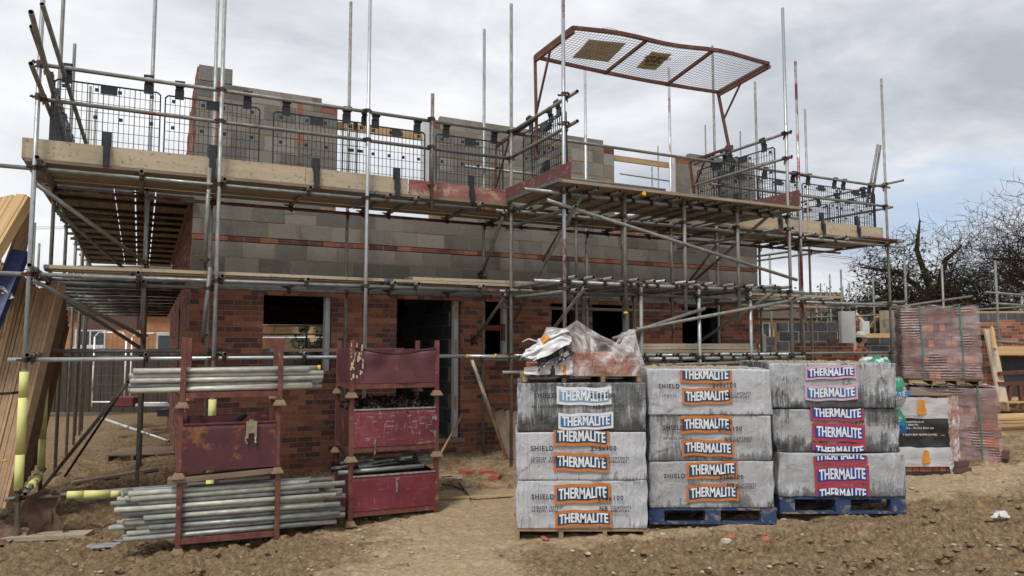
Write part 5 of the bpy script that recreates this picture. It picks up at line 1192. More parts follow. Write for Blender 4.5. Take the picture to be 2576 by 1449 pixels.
# ================================================================ FOAM, HESSIAN, SOLE BOARDS NEAR THE CORNER POST
def sleeve(p,q,label,r=.044):
    p=Vector(p);q=Vector(q); L=(q-p).length; mb=MB(); mb.pipe((0,0,0),(0,0,L*.30),r,16,.62); mb.pipe((0,0,L*.303),(0,0,L*.78),r*1.01,16,.62); mb.pipe((0,0,L*.783),(0,0,L),r,16,.62)
    return tag(mb.build('foam_sleeve',[FOAM,BORE],None,zframe(p,q)),label,'foam sleeve')
c=W(0,0,0); sleeve((c.x,c.y,PV(50,1233,0).z),(c.x,c.y,PV(60,935,0).z),'tall yellow foam sleeve on the corner post')
c=W(0,2.0,0); sleeve((c.x,c.y,PV(100,1182,2.0).z),(c.x,c.y,PV(110,922,2.0).z),'yellow foam sleeve on the post behind the corner post')
sleeve(PV(168,1246,.055),PV(308,1241,.055),'horizontal yellow foam sleeve on the low tube running right')
sleeve(W(.075,.35,.24),W(.075,1.15,.24),'faded foam sleeve on the low tube running back')
c=W(fu[1],0,0); sleeve((c.x,c.y,gz(c.x,c.y)+.05),(c.x,c.y,1.15),'yellow foam sleeve seen through the left rack')
def cloth(u,v):
    a=-.5+u*1.1; return W(.0,.0,0)+Vector((.10+.30*u+hn(u*3,v*3)*.12,-.02+.22*math.sin(u*2.5)+hn(u*4+3,v*3)*.09,-.24+.52*v*(1-.35*abs(u-.35))+hn(u*9,v*9+4)*.05))
sheet_obj('hessian_cloth',cloth,30,26,HESS); tag(scene.objects['hessian_cloth'],'brown hessian cloth draped over the low tubes at the corner post','cloth')
def cloth2(u,v):
    x=-.55+u*.62; y=-.28+v*.5; h=.20*math.exp(-((u-.45)**2*5+(v-.5)**2*9)); p=W(0,.1,0)+Vector((x,y,0)); p.z=gz(p.x,p.y)+.015+h+hn(u*7,v*9)*.10*math.sin(math.pi*u)+hn(u*17,v*6)*.03; return p
o=sheet_obj('hessian_cloth',cloth2,44,30,HESS); tag(o,'heap of brown hessian on the ground left of the corner post','cloth')
mb=MB(); pts=[W(.12,-.02,.22)+Vector((.01*math.sin(i*1.7),0,-.05*i)) for i in range(9)]+[W(.2+.05*i,-.05-.02*i,-.20) for i in range(4)]
for a,b in zip(pts[:-1],pts[1:]): mb.cyl(a,b,.005,5)
tag(mb.build('rope',[HESS]),'thin frayed cord hanging from the coupler at the corner post','rope')
c=W(0,0,0); board(Vector((c.x-.62,c.y-.06,-.245)),Vector((c.x+.70,c.y+.12,-.235)),.225,.04,BOARD,label='sole board under the corner post',bands=False,name='sole_board')
def on(xp,yp,z=.03): p=PZ(xp,yp,0.); 
def ong(x,y,dz=0.):
    p=PZ(x,y,-.1)
    for _ in range(6): p=PZ(x,y,gz(p.x,p.y)+dz)
    return p
for i,(a,b,l) in enumerate((((180,1218),(395,1182),'muddy board end lying behind the low foam tube'),((165,1265),(330,1245),'pale plank lying flat under the low foam tube'),((450,1206),(700,1180),'muddy plank half buried behind the left rack'),((300,1082),(600,1052),'thin timber batten lying in the mud beside the gable'),((300,1100),(540,1078),'second timber batten lying in the mud beside the gable'),((1425,1155),(1560,1140),'wet plank lying behind the left block packs'))):
    board(ong(*a,.01),ong(*b,.02),.14 if i<3 else .07,.035,DIRTYW if i!=1 else BOARD,label=l,bands=False,name='plank',cat='plank')
board(ong(1075,1257,.01),ong(1296,1245,.012) if False else ong(1290,1248,.012),.045,.02,TIMBER,label='thin pale batten lying between the right rack and the packs',bands=False,name='batten',cat='batten')
for i,(x,y,tx_,ty_) in enumerate(((1283,1160,1256,1034),(1297,1160,1277,1034),(1310,1162,1297,1036))):
    p=ong(x,y); q=PY(tx_,ty_,p.y+.45); board(p,q,.16,.02,DIRTYW,label=('left','middle','right')[i]+' one of three boards leaning on the wall behind the packs',group='boards leaning behind the packs',up=Vector((-.3,-.9,.2)),bands=False,name='leaning_board')
tag(MB().pipe(PY(425,1110,10.5),PY(250,1050,11.6),.02).build('scaffold_tube',[TUBE,BORE]),'bare tube lying in the mud beside the gable','scaffold tube')
tag(MB().cyl(PZ(108,1222,-.05)+Vector((.22,.1,.1)),PV(345,925,1.35),.016,8).build('hose',[PLAST]),'black hose running up beside the ground brace','hose')
pallet(frame_at(ong(265,1165),Vector((1,.25,.0))),1.15,.9,.13,DIRTYW,'muddy pallet lying on the ground beside the gable',seed=12)
# corrugated drain pipe
mb=MB(); c=ong(478,1035); 
for k in range(15): mb.cyl((0,0,k*.045),(0,0,k*.045+.024),.215,24,cap=True); mb.cyl((0,0,k*.045+.024),(0,0,k*.045+.045),.195,24,cap=True)
TERC=simple('terracotta_plastic',(.24,.075,.05),.55,bmp=.1); c=PY(487,1035,14.2); c.z=gz(c.x,c.y)-.02
tag(mb.build('drain_pipe',[TERC],None,Matrix.Translation(c)),'short ribbed terracotta drain chamber standing at the back of the side passage','drain pipe')
mb=MB(); mb.box(0,0,0,3.4,.5,.14); tag(mb.build('steel_section',[simple('dark_blue_trim',(.02,.025,.05),.4,bmp=0)],None,Matrix.Translation(PY(395,1048,15.6))),'dark panel lying along the back of the side passage','panel')
mb=MB(); mb.box(0,0,0,3.5,.2,.05); tag(mb.build('plastic_trim',[WHITE],None,Matrix.Translation(PY(340,1022,15.5))),'white plastic trim lying on the dark panel in the side passage','trim')
mb=MB(); mb.box(-.25,-.2,0,.25,.2,.22); tag(mb.build('skip_box',[simple('dull_red_box',(.16,.04,.035),.7)],None,Matrix.Translation(PY(318,1022,16.5)),bevel=.02),'low rusty red box at the back of the side passage','box')
# drain pipe and blue hose between the racks
mb=MB(); p=ong(845,1190); mb.cyl(p,p+Vector((0,0,.68)),.035,10); mb.cyl(p+Vector((0,0,.68)),p+Vector((0,0,.75)),.045,10); tag(mb.build('service_pipe',[simple('black_blue_pipe',(.02,.03,.05),.4)]),'dark upright service pipe left of the crimson rack','pipe')
# thin broken stick by the door, cable on ground
mb=MB(); mb.bar(ong(1110,1140,.25),ong(1110,1140)+Vector((.34,.15,.62)),.02,.035); tag(mb.build('batten',[TIMBER]),'short batten propped in the doorway','batten')
mb=MB(); P=[ong(x,y,.02) for x,y in ((1110,1200),(1135,1198),(1152,1212),(1168,1232),(1185,1256))]
for a,b in zip(P[:-1],P[1:]): mb.cyl(a,b,.008,6)
P=[ong(x,y,.02) for x,y in ((1112,1218),(1140,1222),(1170,1235))]
for a,b in zip(P[:-1],P[1:]): mb.cyl(a,b,.008,6)
tag(mb.build('cable',[PLAST]),'black cable lying on the rubble between the rack and the packs','cable')
# broken bricks and chips, one by one
BRK=attr_mat('broken_brick',[(0,(.2,.06,.04)),(1,(.42,.12,.07))])
spots=[(1170,1192,.10,'BR','broken brick on the rubble right of the crimson rack'),(1225,1192,.10,'BR','dark half brick near the door wall'),(1212,1228,.07,'BR','small brick piece in front of the rubble by the doorway'),(1246,1208,.12,'BR','brick beside the left edge of the block packs'),(1369,1357,.05,'CR','flat red chip in front of the left pallet'),(1838,1352,.045,'CR','larger red shard in front of the blue pallet'),(1928,1360,.05,'CR','red shard right of the blue pallet'),(1766,1362,.03,'CR','red chips before the left corner of the blue pallet'),(1967,1300,.05,'CR','upright red shard between the two blue pallets'),(2310,1238,.03,'CR','small red chip right of the right pallet'),(1827,1368,.07,'ST','pale grey stone before the blue pallet'),(1668,1347,.04,'ST','light blue-grey stone right of the left pallet'),(1972,1310,.035,'ST','small blue-grey stone near the right pallet'),(1030,1198,.06,'ST','round stone near the crimson rack'),(2295,1232,.045,'ST','scrap of pale stone right of the right pallet'),(1150,1206,.08,'ST','flat pale stone on the rubble'),(1480,1395,.03,'ST','small pale stone in front of the left pallet'),(580,1375,.03,'ST','white stone below the left rack'),(905,1335,.03,'ST','white stone below the crimson rack')]
for x,y,r,k,l in spots:
    p=ong(x,y); mb=MB()
    if k=='BR': M=Matrix.Translation(p+Vector((0,0,.0)))@Euler((.1,R.uniform(-.2,.2),R.random()*3)).to_matrix().to_4x4(); o=MB().box(-r,-r*.5,-.01,r,r*.5,r*.6,0,.3+R.random()*.6).build('broken_brick',[BRK],None,M,bevel=.006)
    elif k=='CR': rock(mb,0,0,r*.2,r,0,.9,.45); o=mb.build('brick_shard',[BRK],None,Matrix.Translation(p)@Euler((R.uniform(-.5,.5),R.uniform(-.5,.5),R.random()*3)).to_matrix().to_4x4())
    else: rock(mb,0,0,r*.25,r,0,.85 if 'blue' in l else .6,.6); o=mb.build('stone',[STONE],None,Matrix.Translation(p)@Matrix.Rotation(R.random()*3,4,'Z'))
    tag(o,l,'brick piece' if k!='ST' else 'stone')
p=ong(2520,1302,.02); o=sheet_obj('plastic_scrap',lambda u,v:p+Vector((-.07+u*.12+hn(u*5,v*6)*.06,-.04+v*.08,.01+.05*math.sin(u*3)*math.sin(v*3)+hn(u*9,v*9)*.05)),16,12,WHITE); tag(o,'crumpled white scrap of film on the mud at the far right','scrap')
# puddle
WATM,nt,b=newmat('puddle_water'); b.inputs['Base Color'].default_value=(.10,.085,.065,1); b.inputs['Roughness'].default_value=.04; b.inputs['Specular IOR Level'].default_value=1.; vec,oi=coords(nt); bump(nt,b,noise(nt,vec,14,2,.5),.12,.01)
for (x,y,rx,ry,l) in ((268,1378,.15,.12,'larger shallow puddle reflecting the sky in the mud'),(312,1366,.10,.05,'small puddle beside the larger one')):
    p=ong(x,y,.0); mb=MB(); n=22; vs=[(0,0,0)]+[(rx*math.cos(a)*(1+.35*math.sin(3*a+x)+.15*math.sin(7*a)),ry*math.sin(a)*(1+.25*math.sin(2*a+1)),0) for a in [2*math.pi*i/n for i in range(n)]]
    p.z+=.028
    mb.add(vs,[(0,1+i,1+(i+1)%n) for i in range(n)]); tag(mb.build('puddle',[WATM],None,Matrix.Translation(p)),l,'puddle',kind='structure')
# ================================================================ ROOF TRUSSES LEANING AT THE LEFT
TG='brown truss timbers leaning at the left edge'
for i in range(24):
    y=8.2+.012*i+R.uniform(-.02,.02); x0=15-8.6*i; x1=152-8.6*i; ty=712+(i*3 if i<6 else 18-(i-6)*6)+R.uniform(-4,4)
    p=PY(x0,1277+R.uniform(-6,6),y); q=PY(x1,ty,y+.55)
    board(p,q,.13,R.uniform(.033,.040),TRUSSW,label='brown softwood truss timber leaning on edge behind the corner post',group=TG,up=Vector((1,.0,.1)),bands=False,name='truss_timber',cat='timber')
for i in range(6):
    y=8.75+.3*i; x0=40+i*9; x1=150+i*2; p=PY(x0,1225-i*14,y); q=PY(x1,748+i*14,y+.5)
    board(p,q,.18,.045,TRUSSD,label='dark truss timber in the side of the stack beyond the first foam sleeve',group='shaded side timbers of the truss stack',up=Vector((1,.15,.1)),bands=False,name='truss_timber',cat='timber')
TG2='pale rafters leaning at the top left edge'
for i in range(15):
    y=7.75+.03*i; x1=73-7.6*i; y1=494+abs(i-3)*1.2+R.uniform(-3,3); p=PY(x1-150,y1+252,y); q=PY(x1,y1,y+.4)
    board(p,q,.11,.040,TIMBER,label='pale softwood rafter leaning at the top left edge',group=TG2,up=Vector((1,0,.3)),bands=False,name='rafter',cat='rafter')
for i in range(7):
    y=8.3+.12*i; p=PY(-6+i*7-10,760,y); q=PY(69-i*1.5,530+i*9,y+.3)
    board(p,q,.11,.042,TRUSSW,label='brown softwood length between the pale rafters and the blue timber',group='brown lengths above the blue timber',up=Vector((1,0,.2)),bands=False,name='rafter',cat='rafter')
board(PY(-25,840,7.9),PY(57,640,8.3),.16,.10,BLUET,label='dark blue painted timber leaning across the trusses',up=Vector((.2,-1,.2)),bands=False,name='blue_timber',cat='timber')
mb=MB(); p=PY(20,1157,7.95); q=PY(2,1160,7.95); 
for i in range(5): rock(mb,p.x-.08*i,p.y-.04,p.z-.02*(i%2),.035,0,0,.6)
tag(mb.build('tape_knot',[YCAP]),'yellow tape knotted round the lower truss timbers','tape')
mb=MB(); pts=[PY(-5,991,7.9),PY(30,989,7.98),PY(62,985,8.1)]
for a,b in zip(pts[:-1],pts[1:]): mb.bar(a,b,.01,.03)
tag(mb.build('binding_strap',[PLAST]),'dark binding strap round the truss stack','strap')
o=sheet_obj('film_scrap',lambda u,v:PY(-6+u*38,722+u*26+v*16-8,8.0)+Vector((0,hn(u*5,v*5)*.1,hn(u*7,v*4)*.03)),12,6,WHITE); tag(o,'white film scrap caught on the blue timber','scrap')
# ================================================================ BACKGROUND LEFT: houses, mesh fence
def house_box(name,label,M0,w_,d_,h_,wallm,roofh,wins,ov=.3,ridge='x',chim=None):
    t=thing(name,label,'house',M0)
    mb=MB(); mb.box(0,0,-.6,w_,d_,h_)
    if ridge=='y': mb.add([(0,0,h_),(w_,0,h_),(w_/2,0,h_+roofh),(0,d_,h_),(w_,d_,h_),(w_/2,d_,h_+roofh)],[(0,1,2),(5,4,3)])
    else: mb.add([(0,0,h_),(0,d_,h_),(0,d_/2,h_+roofh),(w_,0,h_),(w_,d_,h_),(w_,d_/2,h_+roofh)],[(2,1,0),(3,4,5)])
    link('wall',mb.mesh('wall',[wallm]),t,M0)
    mb=MB(); th=.12; s_=roofh/(d_/2) if ridge=='x' else roofh/(w_/2)
    if ridge=='x':
        for sg in (0,1):
            e=-ov if sg==0 else d_+ov; n=26
            for i in range(n):
                ya=e+(d_/2-e)*i/n; yb=e+(d_/2-e)*(i+1)/n; za=h_-ov*s_+abs(ya-e)*s_; zb=h_-ov*s_+abs(yb-e)*s_
                mb.add([(-ov,ya,za+.05),(w_+ov,ya,za+.05),(w_+ov,yb,zb+.02),(-ov,yb,zb+.02),(-ov,ya,za),(w_+ov,ya,za)],[(0,1,2,3) if sg==0 else (3,2,1,0),(4,5,1,0) if sg==0 else (0,1,5,4)])
    else:
        for sg in (0,1):
            e=-ov if sg==0 else w_+ov
            for i in range(20):
                xa=e+(w_/2-e)*i/20; xb=e+(w_/2-e)*(i+1)/20; za=h_-ov*s_+abs(xa-e)*s_; zb=h_-ov*s_+abs(xb-e)*s_
                mb.add([(xa,-ov,za+.05),(xa,d_+ov,za+.05),(xb,d_+ov,zb+.02),(xb,-ov,zb+.02)],[(0,1,2,3)])
    link('roof',mb.mesh('roof',[ROOFT]),t,M0)
    mb=MB(); mb.box(-.05,-.12,h_-.16,w_+.05,-.02,h_-.02); link('gutter',mb.mesh('gutter',[WHITE if wallm==ORANGEB else PLAST]),t,M0)
    for (x,z,ww,hh) in wins:
        mb=MB(); q=.06
        mb.box(x,-.03,z,x+q,.02,z+hh); mb.box(x+ww-q,-.03,z,x+ww,.02,z+hh); mb.box(x+q,-.03,z,x+ww-q,.02,z+q); mb.box(x+q,-.03,z+hh-q,x+ww-q,.02,z+hh); mb.box(x+ww*.5-.03,-.03,z+q,x+ww*.5+.03,.02,z+hh-q); mb.box(x-.04,-.08,z-.07,x+ww+.04,-.031,z-.005)
        f=link('window',mb.mesh('window',[WHITE]),t,M0); link('pane',MB().box(x+q,-.012,z+q,x+ww-q,-.006,z+hh-q).mesh('pane',[GLASS]),f,M0)
    if chim: mb=MB(); mb.box(chim,d_/2-.3,h_+roofh-.7,chim+.6,d_/2+.3,h_+roofh+.9); link('chimney',mb.mesh('chimney',[BUFFB]),t,M0)
    return t
def at(x,y,Y): return PY(x,y,Y)
p=at(212,900,27); house_box('brick_house','orange brick house with a white window beyond the side passage',frame_at(Vector((p.x-2,p.y,.4)),Vector((1,.04,0))),7.8,7,2.75,ORANGEB,1.9,[(4.55,1.15,1.15,.62),(1.6,1.3,1.1,.62)])
p=at(640,860,31); house_box('brick_house','buff brick house seen through the first window of the shell',frame_at(Vector((p.x-.5,p.y,.3)),Vector((1,.1,0))),6.2,7,2.9,BUFFB,2,[])
p=at(1850,860,36); house_box('brick_house','buff brick bungalow with white windows beyond the right corner',frame_at(Vector((p.x,p.y,.4)),Vector((1,.12,0))),6.9,8,2.75,BUFFB,1.5,[(1.0,1.3,.8,1.15),(3.0,1.25,2.5,1.2)])
p=at(2010,860,44); house_box('brick_house','low house with a brown tiled roof behind the building plots',frame_at(Vector((p.x,p.y,.4)),Vector((1,.05,0))),9.5,9,1.7,BUFFB,2.2,[],chim=4.2)
p=at(205,820,20); mb=MB(); mb.box(0,0,0,1.5,.3,.8); o=tag(mb.build('shed',[simple('brown_tile_hanging',(.13,.07,.06),.9)],None,Matrix.Translation(p-Vector((0,0,.1)))),'brown tiled wall of an outbuilding behind the left return','outbuilding')
FENCEM=simple('dark_fence_board',(.07,.055,.04),.9,0,(.045,.035,.028),3,(12,1,1),bmp=.3)
t=thing('timber_fence','dark close-boarded timber fence along the back of the side passage','fence',Matrix.Translation((-10.5,19.5,.35)))
mb=MB()
for i in range(98): mb.box(-14.6+i*.15,19.5+(.012 if i%2 else 0),.0,-14.6+i*.15+.145,19.53,1.66+R.uniform(-.01,.01))
mb.build('boards',[FENCEM],t); mb=MB(); mb.box(-14.6,19.54,1.5,0,19.6,1.6); mb.box(-14.6,19.54,.6,0,19.6,.7); mb.build('fence_rail',[FENCEM],t)
def heras(x0,x1,Y,label,zb):
    t=thing('site_fence_panel',label,'site fence',Matrix.Translation((x0,Y,zb))); h=1.75 if True else 2
    mb=MB(); r=.019; P=[(x0,zb),(x0,zb+h-.1),(x0+.1,zb+h),(x1-.1,zb+h),(x1,zb+h-.1),(x1,zb)]
    for a,b in zip(P[:-1],P[1:]): mb.cyl((a[0],Y,a[1]),(b[0],Y,b[1]),r,8)
    mb.cyl((x0,Y,zb+.1),(x1,Y,zb+.1),r,8); mb.build('frame',[TUBE],t)
    mb=MB(); n=int((x1-x0)/.1)
    for i in range(1,n): x=x0+(x1-x0)*i/n; mb.bar((x,Y,zb+.1),(x,Y,zb+h-.04),.006,.006)
    for k in range(1,8): z=zb+.1+k*.21; mb.bar((x0,Y,z),(x1,Y,z),.006,.006)
    mb.build('mesh_infill',[STEEL],t)
Yf=17.6; zf=.30; X=lambda xp:(xp-CX)/F*Yf*.9975
heras(X(238),X(318),Yf,'galvanised site fence panel left of the joint in the side passage',zf+.02)
heras(X(332),X(470),Yf,'galvanised site fence panel right of the joint in the side passage',zf)
X=lambda xp:(xp-CX)/F*20; heras(X(655),X(852),20,'galvanised site fence panel seen through the first window of the shell',.62-.4)
# ivy hedge seen through the window
def leafy(name,label,c,rad,n,mat,size=.06,cat='bush',trunk=False,kindname='foliage'):
    t=thing(name,label,cat,Matrix.Translation(c)); mb=MB(); rs=random.Random(int(c.x*100)); cl=[(Vector((rs.gauss(0,.5)*rad[0],rs.gauss(0,.5)*rad[1],rs.uniform(.1,1)*rad[2])),rs.uniform(.2,.5)) for _ in range(26)]
    for i in range(n):
        q,r=rs.choice(cl); dv=Vector((rs.gauss(0,1),rs.gauss(0,1),rs.gauss(0,1))).normalized()*r*rs.uniform(.6,1)*min(rad); p=c+q+dv
        a=Vector((rs.gauss(0,1),rs.gauss(0,1),rs.gauss(0,1))).normalized()*size*rs.uniform(.6,1.3); b=a.cross(Vector((rs.gauss(0,1),rs.gauss(0,1),rs.gauss(0,1)))).normalized()*size*.6
        mb.add([p-a,p+b,p+a,p-b],[(0,1,2,3)],0,rs.random()+.001)
    mb.build(kindname,[mat],t)
    mb=MB(); 
    for i in range(14): q,_=rs.choice(cl); mb.cyl(c+Vector((q.x*.2,q.y*.2,-.2)),c+q,.03,5,r2=.01)
    mb.build('stem',[BARK],t); return t
BARK=simple('bark',(.055,.042,.03),1.,0,(.03,.023,.017),10,bmp=.6,spec=.1)
LEAFD=attr_mat('dark_evergreen_leaf',[(0,(.012,.025,.012)),(.6,(.03,.055,.022)),(1,(.06,.095,.035))],rough=.6,bmp=.1); IVY=attr_mat('ivy_leaf',[(0,(.02,.028,.012)),(.5,(.045,.055,.022)),(1,(.10,.095,.045))],rough=.7,bmp=.1)
p=at(795,860,22.5); leafy('ivy_bush','ivy bush against the buff house seen through the window',Vector((p.x,p.y,.4)),(1.0,.6,1.9),5200,IVY,.06)
p=at(1905,870,34); leafy('shrub','green shrub in front of the buff bungalow',Vector((p.x,p.y,.3)),(.8,.5,1.3),900,LEAFD,.1)
# ================================================================ BACKGROUND RIGHT: neighbouring plots
def Bx(x0,x1,y0,y1,Y,dep,mat,label,name,cat,bw=None,th=None,rnd=9,cap=None,kind='brick'):
    p=PY(x0,y1,Y); q=PY(x1,y1,Y); z1=PY(x0,y0,Y).z; z0=min(p.z,gz(p.x,p.y)-.05) if y1>5000 else p.z
    M=Matrix.Translation((p.x,p.y,0)); L=q.x-p.x; mb=MB()
    if kind=='brick': masonry(mb,0,L,z1-round((z1-z0)/.075)*.075,z1,.225,.075,[],dep=.1,rnd=random.Random(rnd)); ms=[BRICK,MORTB]
    elif kind=='therm': masonry(mb,0,L,z1-math.ceil((z1-z0)/.225)*.225,z1,.45,.225,[],dep=.14,j=.016,rnd=random.Random(rnd)); ms=[THERM,MORTB]
    elif kind=='grey': masonry(mb,0,L,z1-math.ceil((z1-z0)/.225)*.225,z1,.45,.225,[],dep=.14,rnd=random.Random(rnd)); ms=[BLOCK,MORTB]
    mb.box(.002,.105,z0,L-.002,dep,z1-.004,1) if dep>.15 else None
    return tag(mb.build(name,ms,None,M),label,cat)
MORTB=simple('buff_mortar',(.48,.39,.25),.95,0,(.36,.28,.17),14,bmp=.5,bscale=60)
Bx(2003,2152,862,1000,15.6,.3,None,'low red brick wall in front of the hard-hatted worker','brick_wall','wall',rnd=1)
Bx(1964,2114,809,1000,17.0,.3,None,'dark block inner wall with sandy mortar beyond the low brick wall','block_wall','wall',kind='therm',rnd=2)
Bx(1926,1966,846,1000,18.0,.3,None,'short grey block wall left of the dark block wall','block_wall','wall',kind='therm',rnd=3)
Bx(2172,2260,845,1010,17.8,.3,None,'dark block wall behind the worker','block_wall','wall',kind='therm',rnd=4)
Bx(2134,2175,806,850,21.,.3,None,'red brick wall beyond the white cavity closers','brick_wall','wall',rnd=5)
Bx(2150,2250,798,832,22.,.3,None,'grey block wall beyond the white closers, with planks leaning on it','block_wall','wall',kind='grey',rnd=6)
Bx(2235,2262,780,1010,19.,.3,None,'grey block pier left of the tall brick packs','block_wall','wall',kind='grey',rnd=12)
Bx(2440,2511,857,1075,13.4,.4,None,'red brick pier behind the leaning plank at the right edge','brick_wall','wall',rnd=7)
Bx(2508,2620,833,900,15.,.3,None,'red brick wall band above the timber lintel at the right edge','brick_wall','wall',rnd=8)
Bx(2440,2620,786,803,18.,.3,None,'row of dark blocks on the far plot right of the brick packs','block_wall','wall',kind='therm',rnd=10)
Bx(2440,2620,803,842,18.,.3,None,'far red brick wall under the row of dark blocks','brick_wall','wall',rnd=11)
def slab(x0,x1,y0,y1,Y,d_,mat,label,name,cat,bevel=.004,group=None):
    p=PY(x0,y1,Y); q=PY(x1,y0,Y); return tag(MB().box(0,0,0,q.x-p.x,d_,q.z-p.z).build(name,[mat],None,Matrix.Translation(p),bevel=bevel),label,cat,group)
slab(2510,2640,872,894,14.8,.2,TIMBER,'timber lintel shutter over the dark opening at the right edge','timber_lintel','timber')
slab(2513,2640,894,1120,15.1,.1,DARKIN,'dark opening under the timber lintel at the right edge','opening_shade_sheet','opening')  # solid dark slab painted in place of the shade inside an opening
slab(2119,2140,783,888,16.2,.14,WHITE,'tall white cavity closer standing behind the low brick wall','cavity_closer','cavity closer')
slab(2141,2151,783,888,16.25,.1,WHITE,'narrow white strip beside the tall cavity closer','cavity_closer','cavity closer')
slab(2171,2187,808,858,18.5,.14,WHITE,'shorter white cavity closer right of the tall one','cavity_closer','cavity closer')
slab(1917,1927,840,915,14.9,.1,WHITE,'white cavity closer beside the right corner of the shell','cavity_closer','cavity closer')
slab(2178,2240,839,850,17.6,.06,TIMBER,'timber window brace behind the worker','timber_brace','timber')
slab(2440,2640,783,790,18.5,.3,TIMBER,'long pale timber plate on the far plot at the right','wall_plate','timber')
slab(2236,2252,1,1,20,.1,WHITE,'','x','') if False else None
p=PY(2092,865,15.55); tag(MB().box(-.11,0,0,.11,.1,.065).build('brick',[BRK],None,Matrix.Translation((p.x+.08,p.y+.05,PY(2090,861,15.6).z+.0))@Matrix.Rotation(.15,4,'Z')),'single red brick laid on top of the low brick wall','brick')
for i,(a,b,w_,l) in enumerate((((2484,830),(2526,1035),.17,'pale plank leaning against the right brick pier'),((2493,825),(2500,880),.05,'thin lath beside the leaning plank'))):
    board(PY(*b,12.8),PY(*a,13.25),w_,.04,TIMBER if i else BOARD,label=l,up=Vector((.1,-1,.1)),bands=False,name='leaning_plank',cat='plank')
for i,(a,b) in enumerate((((2154,790),(2172,812)),((2190,822),(2208,795)),((2018,790),(2030,850)))): board(PY(*b,20.5),PY(*a,20.8),.07,.04,TIMBER if i<2 else RUSTF,label=('raking timber prop leaning right on the far plot','raking timber prop leaning left on the far plot','red raking prop on the far plot')[i],up=Vector((0,-1,.1)),bands=False,name='prop',cat='prop')
slab(2163,2235,776,800,24.,.8,PLAST,'stack of black solar-like sheets on the far plot','dark_sheets','sheets')
# timber stack at the right edge
p=PY(2492,1128,11.2); 
for k in range(9):
    for j in range(4): board(Vector((p.x,p.y+.12*j*1.0,p.z+.02+k*.05)),Vector((p.x+2.8+R.uniform(-.1,.1),p.y+.75+.12*j,p.z+.02+k*.05+R.uniform(-.004,.004))),.097,.041,TIMBER,label='pale sawn timber in the stack at the right edge',group='sawn timbers stacked at the right edge',bands=False,name='sawn_timber',cat='timber') if (j in(0,3) or k==8) else None
pallet(frame_at(Vector((p.x-.05,p.y-.1,gz(p.x,p.y)+.0)),Vector((1,.26,0))),2.2,1.0,.13,PALLETW,'slatted pallet under the sawn timber stack',seed=20)
for i in range(4): q=PY(2470+i*7,1048,12.2); board(Vector((q.x,q.y,gz(q.x,q.y))),Vector((q.x+.14,q.y+.2,gz(q.x,q.y)+.42)),.2,.05,CONC,label='grey slab leaning in a row behind the sawn timber',group='slabs leaning behind the timber',up=Vector((1,0,.2)),bands=False,name='slab',cat='slab')
pallet(frame_at(PY(2535,1030,12.6),Vector((1,.2,0))),1.1,.9,.12,TIMBER,'empty pale pallet behind the sawn timber stack',seed=21)
mb=MB(); 
for a,b in (((2510,965),(2576,965)),((2543,965),(2535,1020)),((2565,968),(2572,1030)),((2512,940),(2590,935))): mb.bar(PY(*a,12.9),PY(*b,12.9),.06,.06)
tag(mb.build('steel_trestle',[RUSTF]),'rusty steel trestle frame behind the timber stack at the right edge','trestle')
# bags of plaster behind the right block stack
GRN=simple('green_bag_print',(.02,.19,.10),.4,0,(.03,.26,.15),6,bmp=.8,bscale=12,c3=(.62,.64,.63),s3=6,lo3=.53,hi3=.55); WBG=simple('white_bag',(.62,.64,.65),.35,0,(.5,.52,.54),6,bmp=.5,bscale=12); BLB=simple('blue_bag_print',(.02,.2,.5),.4,bmp=.2)
for i,(x,y,w_,h_,l) in enumerate(((2200,931,.40,.29,'upper green and white bag slumped beside the right block stack'),(2230,990,.44,.40,'white bag with blue lettering behind the right block stack'),(2232,1060,.44,.38,'bag with blue base at the bottom behind the right block stack'))):
    Yb=9.0+i*.0; c=PY(x,y,Yb); 
    t=thing('plaster_bag',l,'bag',Matrix.Translation(c)); n=18
    def fb(u,v,c=c,w_=w_,h_=h_,i=i):
        a=2*math.pi*u; zz_=(v-.5)*2; r=(1-abs(zz_)**3)**.5; return c+Vector((math.cos(a)*w_*.5*(.75+.25*r)*(r*.9+.1),math.sin(a)*.22*(r*.9+.1),zz_*h_*.5+hn(u*9+i,v*7)*.13))
    o=sheet_obj('sack',fb,30,18,WBG,t,mats=[WBG,GRN,BLB],mi=lambda u,v,i=i:(1 if (v>.55 or i==0 and v>.3) else 0) if i<2 else (2 if v<.5 else 1))
    if i==1: put_text(t,'NAUF',mf(c+Vector((.03,-.25,.0)),Vector((1,0,0)),Vector((0,0,1)),Vector((0,-1,0))),.10,BLB,bold=.003); put_text(t,'Tasc Co',mf(c+Vector((.06,-.25,-.12)),Vector((1,0,0)),Vector((0,0,1)),Vector((0,-1,0))),.06,GRN)
